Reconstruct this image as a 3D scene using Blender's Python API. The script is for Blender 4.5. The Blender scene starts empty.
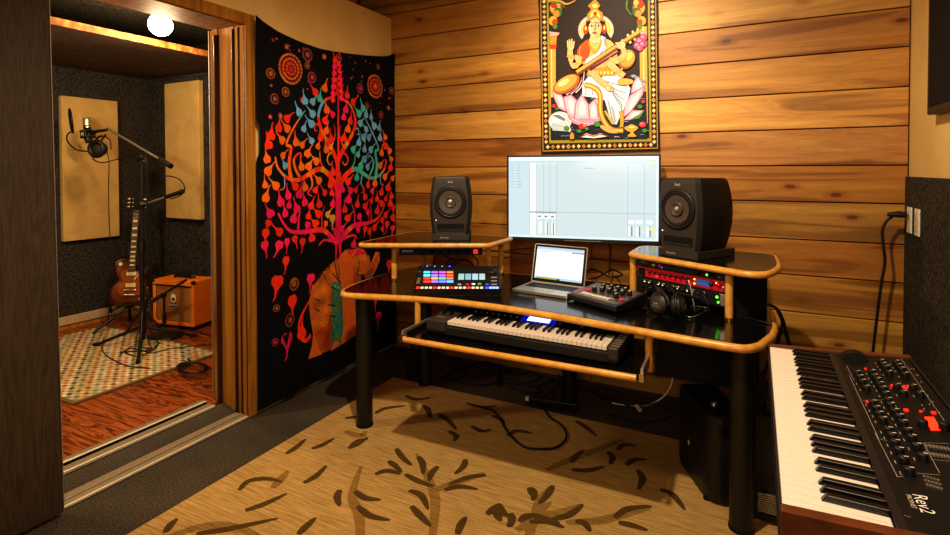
import bpy, math, random
from math import sin, cos, pi, radians, atan2, hypot, sqrt
from mathutils import Vector, Matrix
random.seed(7)
SC = bpy.context.scene
COL = SC.collection

# ------------------------------------------------------------------ camera
F, YAW, PIT, ROL, CY, H = 526.917, .476625, .0204598, .00230732, 180.112, 1.40
def _axes():
    s, c = sin(YAW), cos(YAW)
    f = Vector((-s, c, 0)); r = Vector((c, s, 0)); d = Vector((0, 0, -1))
    f2 = f*cos(PIT) + d*sin(PIT); d2 = d*cos(PIT) - f*sin(PIT)
    r3 = r*cos(ROL) + d2*sin(ROL); d3 = d2*cos(ROL) - r*sin(ROL)
    return r3, d3, f2
AR, AD, AF = _axes()
EYE = Vector((0, 0, H))
cam = bpy.data.cameras.new('camera'); co = bpy.data.objects.new('camera', cam); COL.objects.link(co)
cam.sensor_width = 36; cam.lens = F*36/950; cam.shift_y = -(267.5-CY)/950
cam.clip_start = .02
m = Matrix((AR, -AD, -AF)).transposed().to_4x4(); m.translation = EYE; co.matrix_world = m
SC.camera = co
def ray(x, y): return AR*((x-475)/F) + AD*((y-CY)/F) + AF
def at(x, y, X=None, Y=None, Z=None):
    """world point on an axis plane that a photograph point measures"""
    d = ray(x, y)
    t = X/d.x if X is not None else Y/d.y if Y is not None else (Z-H)/d.z
    return EYE + d*t
def atp(x, y, p0, n):
    d = ray(x, y); n = Vector(n); return EYE + d*((Vector(p0)-EYE).dot(n)/d.dot(n))

# ------------------------------------------------------------------ colour / materials
def lin(c): return c/12.92 if c <= .04045 else ((c+.055)/1.055)**2.4
def hx(h, k=1.0):
    h = h.lstrip('#'); return tuple(lin(int(h[i:i+2], 16)/255)*k for i in (0, 2, 4)) + (1,)
class NT:
    def __init__(s, name):
        s.m = bpy.data.materials.new(name); s.m.use_nodes = True; s.t = s.m.node_tree
        s.b = s.t.nodes['Principled BSDF']
    def n(s, typ, **kw):
        nd = s.t.nodes.new(typ)
        for k, v in kw.items():
            if k in nd.inputs: nd.inputs[k].default_value = v
            else: setattr(nd, k, v)
        return nd
    def l(s, a, b): s.t.links.new(a, b)
    def coords(s, scale=(1, 1, 1), rot=(0, 0, 0), kind='Object'):
        tc = s.n('ShaderNodeTexCoord'); mp = s.n('ShaderNodeMapping')
        mp.inputs['Scale'].default_value = scale; mp.inputs['Rotation'].default_value = rot
        s.l(tc.outputs[kind], mp.inputs['Vector']); return mp.outputs['Vector']
    def noise(s, vec, scale, detail=4, rough=.55, dist=0):
        nd = s.n('ShaderNodeTexNoise'); nd.inputs['Scale'].default_value = scale; nd.inputs['Detail'].default_value = detail
        nd.inputs['Roughness'].default_value = rough; nd.inputs['Distortion'].default_value = dist
        s.l(vec, nd.inputs['Vector']); return nd.outputs['Fac']
    def ramp(s, fac, stops, interp='LINEAR'):
        r = s.n('ShaderNodeValToRGB'); r.color_ramp.interpolation = interp
        e = r.color_ramp.elements
        while len(e) < len(stops): e.new(.5)
        for q, (p, c) in zip(e, stops):
            q.position = p; q.color = c if len(c) == 4 else (*c, 1)
        s.l(fac, r.inputs['Fac']); return r.outputs['Color']
    def mix(s, a, b, fac, mode='MIX'):
        nd = s.n('ShaderNodeMix', data_type='RGBA', blend_type=mode)
        for sock, v in ((nd.inputs[6], a), (nd.inputs[7], b), (nd.inputs[0], fac)):
            if hasattr(v, 'links'): s.l(v, sock)
            else: sock.default_value = v
        return nd.outputs[2]
    def math(s, op, a, b=0.0, c=None):
        nd = s.n('ShaderNodeMath', operation=op)
        for sock, v in zip(nd.inputs, (a, b, c)):
            if v is None: continue
            if hasattr(v, 'links'): s.l(v, sock)
            else: sock.default_value = v
        return nd.outputs[0]
    def attr(s): return s.n('ShaderNodeVertexColor', layer_name='Col').outputs['Color']
    def bump(s, h, strength=.3, dist=.01):
        b = s.n('ShaderNodeBump'); b.inputs['Strength'].default_value = strength; b.inputs['Distance'].default_value = dist
        s.l(h, b.inputs['Height']); s.l(b.outputs['Normal'], s.b.inputs['Normal'])
    def base(s, c, rough=.5, metal=0, spec=.5):
        if hasattr(c, 'links'): s.l(c, s.b.inputs['Base Color'])
        else: s.b.inputs['Base Color'].default_value = c
        s.b.inputs['Roughness'].default_value = rough; s.b.inputs['Metallic'].default_value = metal
        s.b.inputs['Specular IOR Level'].default_value = spec
        return s
    def emit(s, c, k):
        if hasattr(c, 'links'): s.l(c, s.b.inputs['Emission Color'])
        else: s.b.inputs['Emission Color'].default_value = c
        s.b.inputs['Emission Strength'].default_value = k; return s
def plain(name, h, rough=.5, metal=0, spec=.5, var=.12, scale=60, bump=0):
    t = NT(name); c = hx(h)
    v = t.coords()
    nz = t.noise(v, scale, 3)
    t.base(t.ramp(nz, [(.3, tuple(x*(1-var) for x in c[:3])), (.7, tuple(min(1, x*(1+var)) for x in c[:3]))]), rough, metal, spec)
    if bump: t.bump(nz, bump, .002)
    return t.m
def vcol(name, rough=.6, emit=0, spec=.4, noise=.0, nscale=200, metal=0):
    t = NT(name); a = t.attr()
    if noise:
        nz = t.noise(t.coords(), nscale, 3)
        a = t.mix(a, t.ramp(nz, [(.3, (1-noise,)*3), (.7, (1,)*3)]), 1.0, 'MULTIPLY')
    if emit: t.emit(a, emit); t.base((.01, .01, .012, 1), rough, 0, spec)
    else: t.base(a, rough, metal, spec)
    return t.m
def glow(name, h, k):
    t = NT(name); t.base(hx(h), .4); t.emit(hx(h), k); return t.m
M = {}
def build_materials():
    # --- cedar boards: every board's tint comes from its colour attribute
    t = NT('cedar_boards'); a = t.attr()
    v = t.coords((.7, 1, 9))
    sep = t.n('ShaderNodeSeparateColor'); t.l(a, sep.inputs[0])
    off = t.n('ShaderNodeVectorMath', operation='ADD'); cmb = t.n('ShaderNodeCombineXYZ')
    t.l(t.math('MULTIPLY', sep.outputs[0], 53.0), cmb.inputs[0]); t.l(t.math('MULTIPLY', sep.outputs[2], 91.0), cmb.inputs[2])
    t.l(v, off.inputs[0]); t.l(cmb.outputs[0], off.inputs[1]); vv = off.outputs[0]
    big = t.noise(vv, .8, 2.5, .5, 1.4); fine = t.noise(vv, 7, 6, .7, .4)
    rings = t.math('FRACT', t.math('MULTIPLY', big, 13.0))
    ringc = t.ramp(rings, [(0, (.74,)*3), (.55, (1,)*3), (.93, (1.0,)*3), (1, (.74,)*3)])
    heart = t.ramp(big, [(.32, (.36, .27, .18)), (.43, (.60, .52, .42)), (.455, (.92, .90, .84)), (.58, (1.0, 1.05, 1.02)), (.68, (1.25, 1.38, 1.45))])
    c = t.mix(a, heart, .8, 'MULTIPLY'); c = t.mix(c, ringc, .5, 'MULTIPLY')
    c = t.mix(c, t.ramp(fine, [(.3, (.78,)*3), (.7, (1.1,)*3)]), .8, 'MULTIPLY')
    kn = t.n('ShaderNodeTexVoronoi'); kn.inputs['Scale'].default_value = 1.0
    vk = t.coords((3.3, 1, 7.5)); t.l(vk, kn.inputs['Vector'])
    kd = kn.outputs['Distance']
    kc = t.ramp(kd, [(0, (.12, .05, .015)), (.045, (.36, .17, .06)), (.065, (.13, .05, .015)), (.095, (.72, .55, .40)), (.24, (1, 1, 1))])
    ks = t.n('ShaderNodeSeparateColor'); t.l(kn.outputs['Color'], ks.inputs[0])
    c = t.mix(c, t.mix((1, 1, 1, 1), kc, t.math('GREATER_THAN', ks.outputs[0], .28)), .9, 'MULTIPLY')
    hs = t.n('ShaderNodeHueSaturation'); hs.inputs['Saturation'].default_value = .97; hs.inputs['Value'].default_value = .92; hs.inputs['Hue'].default_value = .506; t.l(c, hs.inputs['Color']); c = hs.outputs[0]
    t.base(c, .5, 0, .35); t.bump(fine, .15, .004); M['cedar'] = t.m
    # --- trim wood (door jamb)
    t = NT('fir_trim'); v = t.coords((14, 14, .8)); nz = t.noise(v, 1.6, 5, .6, .6)
    t.base(t.ramp(nz, [(.25, hx('56330f')), (.5, hx('96621f')), (.75, hx('b58438'))]), .58, 0, .25); t.bump(nz, .1, .003); M['trim'] = t.m
    # --- edge banding / posts : honey lacquered wood
    t = NT('honey_wood'); v = t.coords((6, 6, 6)); nz = t.noise(v, 4, 5, .6, .4)
    t.base(t.ramp(nz, [(.25, hx('b57c30')), (.6, hx('d8a04a')), (.8, hx('e0ac58'))]), .32, 0, .5); M['honey'] = t.m
    # --- dark oak door
    t = NT('dark_oak'); v = t.coords((1, 9, .55)); b = t.noise(v, 1.5, 4, .55, 1.3); f = t.noise(t.coords((1, 60, 1.6)), 3, 4, .7)
    r = t.math('FRACT', t.math('MULTIPLY', b, 14.0))
    c = t.mix(t.ramp(r, [(0, hx('352a1e')), (.5, hx('4a3b2a')), (1, hx('3c3023'))]), t.ramp(f, [(.3, (.7,)*3), (.7, (1.05,)*3)]), .7, 'MULTIPLY')
    t.base(c, .55, 0, .3); t.bump(f, .15, .003); M['dark_oak'] = t.m
    # --- carpets
    def carpet(name, c0, c1, sc=180, bs=.6, c2=None):
        t = NT(name); v = t.coords(); nz = t.noise(v, sc, 3, .7); lo = t.noise(v, 3, 3)
        c = t.ramp(nz, [(.32, hx(c0)), (.68, hx(c1))])
        c = t.mix(c, t.ramp(lo, [(.3, (.8,)*3), (.7, (1.1,)*3)]), 1, 'MULTIPLY')
        t.base(c, .95, 0, .1); t.bump(nz, bs, .006); return t.m
    M['floor_carpet'] = carpet('grey_carpet', '211d18', '5e5445', 130)
    M['wall_carpet'] = carpet('charcoal_wall_carpet', '14110f', '5a5244', 90, .9)
    M['booth_carpet'] = carpet('booth_wall_carpet', '0e0e0e', '4e4a44', 60, .9)
    # --- cream plaster
    t = NT('cream_plaster'); nz = t.noise(t.coords(), 3, 5); f = t.noise(t.coords(), 120, 2)
    t.base(t.ramp(nz, [(.3, hx('cdaa66')), (.7, hx('dcbc7c'))]), .8, 0, .2); t.bump(f, .08, .002); M['cream'] = t.m
    # --- red booth floor boards (one strip per board in the mesh)
    t = NT('cherry_floor'); a = t.attr(); v = t.coords((.6, 6, 1))
    sep = t.n('ShaderNodeSeparateColor'); t.l(a, sep.inputs[0]); cmb = t.n('ShaderNodeCombineXYZ')
    t.l(t.math('MULTIPLY', sep.outputs[0], 71.0), cmb.inputs[0]); off = t.n('ShaderNodeVectorMath', operation='ADD')
    t.l(v, off.inputs[0]); t.l(cmb.outputs[0], off.inputs[1])
    b = t.noise(off.outputs[0], 1.8, 4, .5, 1.2); r = t.math('FRACT', t.math('MULTIPLY', b, 8.0))
    c = t.mix(t.ramp(r, [(0, hx('2e1204')), (.2, hx('7a3a14')), (.7, hx('a85a28')), (1, hx('54260c'))]), a, .5, 'MULTIPLY')
    t.base(c, .28, 0, .5); M['cherry'] = t.m
    # --- OSB / soffit
    t = NT('strand_board'); vo = t.n('ShaderNodeTexVoronoi'); vo.inputs['Scale'].default_value = 16
    t.l(t.coords((1, 1.6, 1), (0, 0, .5)), vo.inputs['Vector'])
    c = t.ramp(vo.outputs['Distance'], [(0, hx('c78a40')), (.5, hx('8a5522')), (1, hx('4a2a0e'))]); t.base(c, .7); M['strand'] = t.m
    t = NT('soffit_stain'); nz = t.noise(t.coords((3, 1, 1)), 6, 6, .7, 1)
    t.base(t.ramp(nz, [(.3, hx('20140c')), (.7, hx('5a3a22'))]), .8); t.bump(nz, .5, .02); M['soffit'] = t.m
    # --- gold rug
    t = NT('gold_rug'); a = t.attr(); ln = t.noise(t.coords((3, 60, 1), (0, 0, .0)), 2.2, 4, .7); sp = t.noise(t.coords(), 240, 2, .6)
    c = t.mix(a, t.ramp(ln, [(.32, (.52, .50, .46)), (.62, (1.15, 1.15, 1.15))]), .9, 'MULTIPLY')
    c = t.mix(c, t.ramp(sp, [(.3, (.7,)*3), (.7, (1.15,)*3)]), .8, 'MULTIPLY')
    t.base(c, .95, 0, .08); t.bump(sp, .5, .004); M['rug'] = t.m
    t = NT('felt_patch_rug'); a = t.attr(); sp = t.noise(t.coords(), 220, 2, .6)
    t.base(t.mix(a, t.ramp(sp, [(.3, (.75,)*3), (.7, (1.1,)*3)]), .8, 'MULTIPLY'), .95, 0, .08); M['patch_rug'] = t.m
    # --- cloths
    M['cloth'] = vcol('printed_cloth', .85, 0, .15, .22, 40)
    M['satin'] = vcol('printed_satin', .6, 0, .25, .18, 90)
    t = NT('panel_fabric'); nz = t.noise(t.coords((1, 1, 1)), 5, 4, .5, .6); w = t.noise(t.coords(), 300, 2)
    t.base(t.ramp(nz, [(.3, hx('a88d5a')), (.7, hx('bda168'))]), .85, 0, .2); t.bump(w, .15, .002); M['fabric'] = t.m
    # --- generic
    M['laminate'] = plain('black_laminate', '100e0d', .15, 0, .5, .25, 30)
    M['black'] = plain('black_plastic', '141312', .45, 0, .5)
    M['black_matte'] = plain('matte_black_paint', '181614', .6, 0, .4)
    M['soft_black'] = plain('soft_black', '0c0b0b', .8, 0, .3)
    M['leg_black'] = plain('black_powder_coat', '15130f', .42, 0, .5)
    M['baffle'] = plain('speaker_baffle', '342d27', .5, 0, .4, .08, 200, .1)
    M['cone'] = plain('speaker_cone', '4c3f36', .38, 0, .5)
    M['synth_panel'] = plain('synth_panel', '0e0d0c', .5, 0, .3, .1)
    M['rubber'] = plain('rubber', '0d0c0c', .55, 0, .4)
    M['chrome'] = plain('chrome', 'c8c4bd', .22, 1)
    M['steel'] = plain('brushed_aluminium', 'b8b0a2', .38, .8)
    M['alu'] = plain('satin_aluminium', 'c9c4bb', .35, .85)
    M['white'] = plain('white_plastic', 'd9d2c4', .4)
    M['key_white'] = plain('ivory_key', 'd9cabb', .3, 0, .5, .03)
    M['key_black'] = plain('ebony_key', '0d0c0b', .22, 0, .5)
    M['walnut'] = plain('red_walnut', '572c12', .38, 0, .5, .3, 25)
    M['orange'] = plain('orange_tolex', 'd8791a', .6, 0, .3, .1, 220, .15)
    t = NT('basketweave_grille'); ck = t.n('ShaderNodeTexChecker'); ck.inputs['Scale'].default_value = 130
    ck.inputs['Color1'].default_value = hx('e0bc74'); ck.inputs['Color2'].default_value = hx('b48c4a'); t.l(t.coords(), ck.inputs['Vector'])
    t.base(ck.outputs['Color'], .8); M['weave'] = t.m
    M['red_metal'] = plain('red_anodised', 'd0142a', .4, 0)
    M['lip'] = plain('threshold_highlight', 'd6c8ac', .4, .2); M['threshold'] = plain('worn_aluminium', '8f8068', .42, .35)  # lip: paler colour paints the highlight along the threshold front edges
    M['print'] = vcol('printed_marks', .5)
    M['mesh_grille'] = plain('gunmetal_mesh', '5c5650', .4, .8, .5, .4, 400)
    M['beige_trim'] = plain('pale_baseboard', 'b09a78', .6)
    M['screen'] = vcol('lit_screen', .15, .95)
    M['pad'] = vcol('lit_pads', .35, 1.5)
    M['led_w'] = glow('white_led', 'dfe6ff', 1.6); M['led_r'] = glow('red_led', 'ff1a10', 2.5); M['led_b'] = glow('blue_led', '3050ff', 8)
    M['led_g'] = glow('green_led', '60ff30', 2); M['led_a'] = glow('amber_led', 'ffa030', 4)
    M['disp_r'] = glow('red_display', 'ff2a12', 2.2); M['disp_b'] = glow('blue_display', 'a8baff', 2.4); M['disp_rim'] = glow('blue_display_glow', '1018c0', .5); M['disp_lcd'] = glow('lcd_display', '28487c', .8)
    M['guitar'] = vcol('sunburst_lacquer', .16, 0, .6, .2, 14)
    M['rosewood'] = plain('rosewood', '3a1d0e', .4); M['brass'] = plain('gold_plate', 'b58a3a', .3, .9)
    M['cork'] = plain('ivory_inlay', 'd8c9a0', .35)
    M['bulb'] = glow('warm_bulb', 'ffc070', 60)
    M['cream_plastic'] = plain('cream_plastic', 'cdb88a', .4)
build_materials()

# ------------------------------------------------------------------ mesh builder
class MB:
    def __init__(s): s.v = []; s.f = []; s.mi = []; s.c = []; s.sm = []
    def add(s, verts, faces, mi=0, col=(1, 1, 1, 1), smooth=False, T=None):
        b = len(s.v)
        for p in verts: s.v.append(T @ Vector(p) if T else Vector(p))
        for f in faces:
            s.f.append([b+i for i in f]); s.mi.append(mi); s.c.append(col); s.sm.append(smooth)
        return s
    def box(s, x0, x1, y0, y1, z0, z1, mi=0, col=(1, 1, 1, 1), T=None):
        v = [(x, y, z) for z in (z0, z1) for y in (y0, y1) for x in (x0, x1)]
        return s.add(v, [(0, 2, 3, 1), (4, 5, 7, 6), (0, 1, 5, 4), (2, 6, 7, 3), (0, 4, 6, 2), (1, 3, 7, 5)], mi, col, False, T)
    def cbox(s, c, d, mi=0, col=(1, 1, 1, 1), T=None):
        return s.box(c[0]-d[0]/2, c[0]+d[0]/2, c[1]-d[1]/2, c[1]+d[1]/2, c[2]-d[2]/2, c[2]+d[2]/2, mi, col, T)
    def tube(s, pts, r, n=8, closed=False, mi=0, col=(1, 1, 1, 1), T=None, caps=True, squash=None):
        pts = [Vector(p) for p in pts]; k = len(pts)
        rr = r if isinstance(r, (list, tuple)) else [r]*k
        vs = []; nrm = None
        for i, p in enumerate(pts):
            if closed: d = pts[(i+1) % k]-pts[i-1]
            else: d = pts[min(i+1, k-1)]-pts[max(i-1, 0)]
            d = d.normalized() if d.length > 1e-9 else Vector((0, 0, 1))
            if nrm is None:
                nrm = d.orthogonal().normalized()
                if abs(d.z) < .9: nrm = (Vector((0, 0, 1))-d*d.z).normalized()
            nrm = (nrm-d*nrm.dot(d))
            nrm = nrm.normalized() if nrm.length > 1e-6 else d.orthogonal().normalized()
            b = d.cross(nrm)
            for j in range(n):
                a = 2*pi*j/n
                sq = squash or (1, 1)
                vs.append(p + nrm*cos(a)*rr[i]*sq[0] + b*sin(a)*rr[i]*sq[1])
        fs = []
        for i in range(k if closed else k-1):
            for j in range(n):
                a, b2 = i*n+j, i*n+(j+1) % n; c, d2 = ((i+1) % k)*n+(j+1) % n, ((i+1) % k)*n+j
                fs.append((a, b2, c, d2))
        s.add(vs, fs, mi, col, True, T)
        if caps and not closed:
            s.add(vs[:n], [tuple(range(n))[::-1]], mi, col, False, T); s.add(vs[-n:], [tuple(range(n))], mi, col, False, T)
        return s
    def cyl(s, p0, p1, r0, r1=None, n=20, mi=0, col=(1, 1, 1, 1), T=None):
        return s.tube([p0, p1], [r0, r0 if r1 is None else r1], n, False, mi, col, T)
    def lathe(s, prof, n=32, mi=0, col=(1, 1, 1, 1), T=None, smooth=True):
        vs = []; fs = []; k = len(prof)
        for r, z in prof:
            for j in range(n): vs.append((r*cos(2*pi*j/n), r*sin(2*pi*j/n), z))
        for i in range(k-1):
            for j in range(n): fs.append((i*n+j, i*n+(j+1) % n, (i+1)*n+(j+1) % n, (i+1)*n+j))
        return s.add(vs, fs, mi, col, smooth, T)
    def prism(s, poly, z0, z1, mi=0, col=(1, 1, 1, 1), T=None, smooth=False):
        n = len(poly); vs = [(x, y, z0) for x, y in poly]+[(x, y, z1) for x, y in poly]
        s.add(vs, [tuple(range(n))[::-1], tuple(range(n, 2*n))], mi, col, False, T)
        return s.add(vs, [(i, (i+1) % n, n+(i+1) % n, n+i) for i in range(n)], mi, col, smooth, T)
    def poly(s, pts, mi=0, col=(1, 1, 1, 1), T=None): return s.add(pts, [tuple(range(len(pts)))], mi, col, False, T)
    def sphere(s, c, r, n=20, mi=0, col=(1, 1, 1, 1), T=None, sc=(1, 1, 1)):
        vs = []; fs = []; m_ = n//2
        for i in range(m_+1):
            a = pi*i/m_
            for j in range(n):
                b = 2*pi*j/n; vs.append((c[0]+r*sc[0]*sin(a)*cos(b), c[1]+r*sc[1]*sin(a)*sin(b), c[2]-r*sc[2]*cos(a)))
        for i in range(m_):
            for j in range(n): fs.append((i*n+j, i*n+(j+1) % n, (i+1)*n+(j+1) % n, (i+1)*n+j))
        return s.add(vs, fs, mi, col, True, T)
    def ring(s, c, R, r, n=32, k=8, mi=0, T=None, axis='z'):
        pts = []
        for i in range(n):
            a = 2*pi*i/n; u, w = R*cos(a), R*sin(a)
            pts.append((c[0]+u, c[1]+w, c[2]) if axis == 'z' else (c[0]+u, c[1], c[2]+w) if axis == 'y' else (c[0], c[1]+u, c[2]+w))
        return s.tube(pts, r, k, True, mi, T=T)
    def text(s, body, size, T, mi=0, col=(1, 1, 1, 1), align='CENTER'):
        cu = bpy.data.curves.new('lettering', 'FONT'); cu.body = body; cu.size = size; cu.align_x = align; cu.align_y = 'CENTER'
        cu.resolution_u = 3
        ob = bpy.data.objects.new('lettering', cu); me = bpy.data.meshes.new_from_object(ob)
        s.add([v.co.copy() for v in me.vertices], [tuple(p.vertices) for p in me.polygons], mi, col, False, T)
        bpy.data.objects.remove(ob); bpy.data.curves.remove(cu); bpy.data.meshes.remove(me); return s
    def build(s, name, mats, parent=None, bevel=0, seg=2, loc=None, subsurf=0):
        me = bpy.data.meshes.new(name); me.from_pydata([tuple(v) for v in s.v], [], s.f)
        for mt in (mats if isinstance(mats, (list, tuple)) else [mats]): me.materials.append(mt if not isinstance(mt, str) else M[mt])
        me.polygons.foreach_set('material_index', s.mi); me.polygons.foreach_set('use_smooth', s.sm)
        ca = me.color_attributes.new('Col', 'FLOAT_COLOR', 'CORNER'); arr = []
        for c, p in zip(s.c, me.polygons):
            cc = tuple(c) if len(c) == 4 else (*c, 1); arr.extend(cc*p.loop_total)
        ca.data.foreach_set('color', arr); me.update()
        o = bpy.data.objects.new(name, me); COL.objects.link(o)
        if parent: o.parent = parent
        if loc: o.location = loc
        if bevel:
            b = o.modifiers.new('bevel', 'BEVEL'); b.width = bevel; b.segments = seg; b.limit_method = 'ANGLE'; b.angle_limit = radians(40)
        if subsurf:
            b = o.modifiers.new('sub', 'SUBSURF'); b.levels = subsurf; b.render_levels = subsurf
        return o
def tag(o, label, cat, group=None):
    o['label'] = label; o['category'] = cat
    if group: o['group'] = group
    return o
def thing(name, label, cat, loc=(0, 0, 0), rz=0, group=None, rot=None):
    o = bpy.data.objects.new(name, None); COL.objects.link(o); o.empty_display_size = .1
    o.location = loc; o.rotation_euler = rot or (0, 0, rz); return tag(o, label, cat, group)
def struct(o): o['kind'] = 'structure'; return o
def copy(o, parent=None, loc=None):
    c = o.copy(); COL.objects.link(c); c.parent = parent
    if loc is not None: c.location = loc
    return c
def spline(pts, k=8, closed=False):
    """Catmull-Rom through pts"""
    P = [Vector(p) for p in pts]; n = len(P); out = []
    for i in range(n if closed else n-1):
        p0 = P[i-1] if (closed or i) else P[0]; p1 = P[i]; p2 = P[(i+1) % n]
        p3 = P[(i+2) % n] if (closed or i+2 < n) else P[-1]
        for j in range(k):
            t = j/k
            out.append(.5*((2*p1)+(p2-p0)*t+(2*p0-5*p1+4*p2-p3)*t*t+(3*p1-p0-3*p2+p3)*t**3))
    if not closed: out.append(P[-1])
    return out
def frame(o, ex, ey, ez):
    """matrix with given axes and origin"""
    T = Matrix((Vector(ex), Vector(ey), Vector(ez))).transposed().to_4x4(); T.translation = Vector(o); return T
def cable(name, pts, r, label, mat='rubber', group=None, cat='cable', k=6):
    return tag(MB().tube(spline(pts, k), r, 8).build(name, mat), label, cat, group)
# ================================================================== THE SETTING
XL, YB, XR = -2.493, 3.40, .735            # left partition, plank wall, right wall
def build_room():
    struct(MB().box(-2.80, XR, -1.6, YB+.02, -.06, 0).build('floor', 'floor_carpet'))
    # plank wall : one mesh, one tint per board
    b = MB(); rows = [0, .2, .40, .604, .81, 1.008, 1.217, 1.416, 1.617, 1.817, 2.02, 2.22, 2.42, 2.62, 2.82, 3.02]
    R = random.Random(3)
    splits = [(-.9,), (-1.7,), (-.6,), (-1.2, .1), (-.9,), (-.75,), (-1.0,), (-.85,), (-.85,), (-.9,), (-.8,), (-.85,), (-.9,), (-.95,), (-1,)]
    tint = {7: ('a5631f', 'b8793a'), 6: ('b5772c', 'a9691f'), 5: ('a97024', 'b47c30'), 8: ('c08438', 'c68a3e'), 9: ('bb7d31', 'b57a31'), 10: ('b97b2d', 'ae6f28'), 11: ('b3752c', 'c38a40'), 12: ('b07028', 'c0863a'), 4: ('ab6e22', 'a7671d'), 3: ('a4641c', 'b5782a')}
    for i in range(15):
        xs = [-4.1 if i >= 12 else -2.6, *splits[i], XR-.005]
        for j in range(len(xs)-1):
            h = tint.get(i, ('a8701f', 'b67f30'))[min(j, 1)]
            c = hx(h, R.uniform(.82, 1.14)); d = R.uniform(0, .006)
            b.box(xs[j]+.0012, xs[j+1]-.0012, YB-.001*d*300*.3, YB+.03, rows[i]+.0028, rows[i+1]-.0028, 0, c)
    b.box(-4.1, XR, YB+.022, YB+.08, 0, 3.05, 1)
    struct(b.build('wall_back', ['cedar', 'soft_black'], None, .0025, 1))
    # left partition with the booth doorway (Y 0.98..2.03, Z 0..2.215)
    b = MB(); T = 2.585
    b.prism([(XL, 2.045), (XL, YB), (-2.86, YB), (-2.86, 2.13)], 0, T); b.box(-2.858, XL-.001, .0, 2.14, 2.262, T-.001); b.box(-2.86, XL, -1.6, .98, 0, T)
    struct(b.build('wall_left', 'cream'))
    # loft above the partition
    b = MB(); b.box(-2.72, -2.66, 3.1, 3.19, T, 3.05, 1); b.box(-2.86, XL, 2.2, 2.28, T, 3.05, 1); b.box(-4.1, -4.05, -1.6, YB, T, 3.05)
    struct(b.build('trim_1', ['soffit', 'trim']))
    # right wall, plaster above, charcoal carpet below
    struct(MB().box(XR, XR+.1, -1.6, YB+.08, 0, 3.05).build('wall_right', 'cream'))
    struct(MB().box(XR-.018, XR+.001, -1.6, YB-.001, 0, 1.358).build('wall_right_carpet', 'wall_carpet', None, .004))
    struct(MB().box(-4.1, XR+.1, -1.6, YB+.08, 3.05, 3.12).build('ceiling', 'cream'))
    struct(MB().box(-2.86, XR+.1, -1.7, -1.6, 0, 3.05).build('wall_front', 'cream'))
    # door frame : reveal with stop, casing
    b = MB()
    b.prism([(XL-.002, 2.026), (XL-.002, 2.07), (-2.88, 2.14), (-2.88, 2.118)], .004, 2.25)
    b.prism([(-2.80, 2.092), (-2.80, 2.108), (-2.885, 2.125), (-2.885, 2.106)], .004, 2.235)
    b.prism([(-2.60, 2.045), (-2.60, 2.06), (-2.68, 2.085), (-2.68, 2.064)], .004, 2.22)
    b.box(XL-.004, XL+.016, 2.028, 2.088, .004, 2.27)
    b.prism([(XL-.002, 2.203), (XL-.002, 2.262), (-2.885, 2.29), (-2.885, 2.246)], .9, 2.13, T=frame((0, 0, 0), (1, 0, 0), (0, 0, 1), (0, 1, 0)))
    b.box(XL-.004, XL+.0165, .2, 2.028, 2.205, 2.27)
    b.box(-2.88, XL-.002, .95, .985, .004, 2.215)
    b.box(-2.545, -2.541, 2.027, 2.05, .004, 2.20, 1); b.box(-2.606, -2.600, 2.036, 2.06, .004, 2.20, 1); b.box(-2.806, -2.799, 2.07, 2.10, .004, 2.20, 1); b.box(XL-.004, XL+.004, 2.0255, 2.03, .004, 2.20, 1)
    struct(b.build('trim_2', ['trim', 'rosewood'], None, .003))
    struct(MB().box(-2.890, -2.884, 2.098, 2.108, .01, 2.235).build('trim_3', 'alu'))
    # aluminium thresholds; paler front strips stand in for the edge highlight
    b = MB(); b.box(-2.595, -2.492, .9, 2.03, .002, .012); b.box(-2.56, -2.535, .9, 2.03, .012, .017); b.box(-2.499, -2.489, .9, 2.03, .002, .014, 1); struct(b.build('trim_4', ['threshold', 'lip'], None, .003))
    b = MB(); b.box(-2.835, -2.775, .9, 2.03, .002, .014); b.box(-2.90, -2.85, .9, 2.03, .006, .022); b.box(-2.852, -2.832, .9, 2.03, .001, .006, 1); b.box(-2.785, -2.773, .9, 2.03, .002, .016, 2); b.box(-2.866, -2.85, .9, 2.03, .006, .024, 2)
    struct(b.build('trim_5', ['threshold', 'soft_black', 'lip'], None, .003))
    # sliding oak door slab
    d = struct(MB().box(-2.486, -2.443, .02, 1.103, .012, 2.34).build('door_1', 'dark_oak', None, .004))
    d.rotation_euler = (.0085, 0, 0)
    struct(MB().box(-2.487, -2.442, 1.1028, 1.1055, .012, 2.34).build('edge_strip', 'steel', d))
    # framed dark panel at the upper edge of the right wall
    r = thing('wall_panel', 'large black framed panel hung high on the cream right wall above the dark carpet', 'wall panel', (XR, 2.45, 1.63))
    MB().box(-.045, -.002, -.6, .48, 0, .95).build('frame', 'black', r, .004)
    MB().box(-.047, -.0455, -.57, .45, .03, .92).build('panel_face', 'soft_black', r)
    # outlets on the carpeted wall
    for i, (y0, lab) in enumerate(((3.252, 'white outlet plate with a black plug in it nearest the plank wall'), (3.119, 'white outlet plate with nothing plugged in, on the dark carpet wall'))):
        p = thing('outlet_plate', lab, 'outlet', (XR-.018, y0+.035, 1.145))
        MB().box(-.007, 0, -.036, .036, -.064, .064).build('cover_plate', 'white', p, .002)
        for z in (-.028, .028): MB().box(-.0085, -.0065, -.017, .017, z-.018, z+.018).build('socket', 'cream_plastic', p, .001)
    pc = thing('power_cable', 'black power cable plugged into the wall outlet hanging down beside the plank wall', 'power cable', (.70, 3.28, 1.17))
    org = Vector(pc.location)
    MB().tube([(.0, 0, 0), (-.03, .0, .002), (-.075, .004, .0)], [.014, .016, .009], 10).build('plug', 'rubber', pc)
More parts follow.
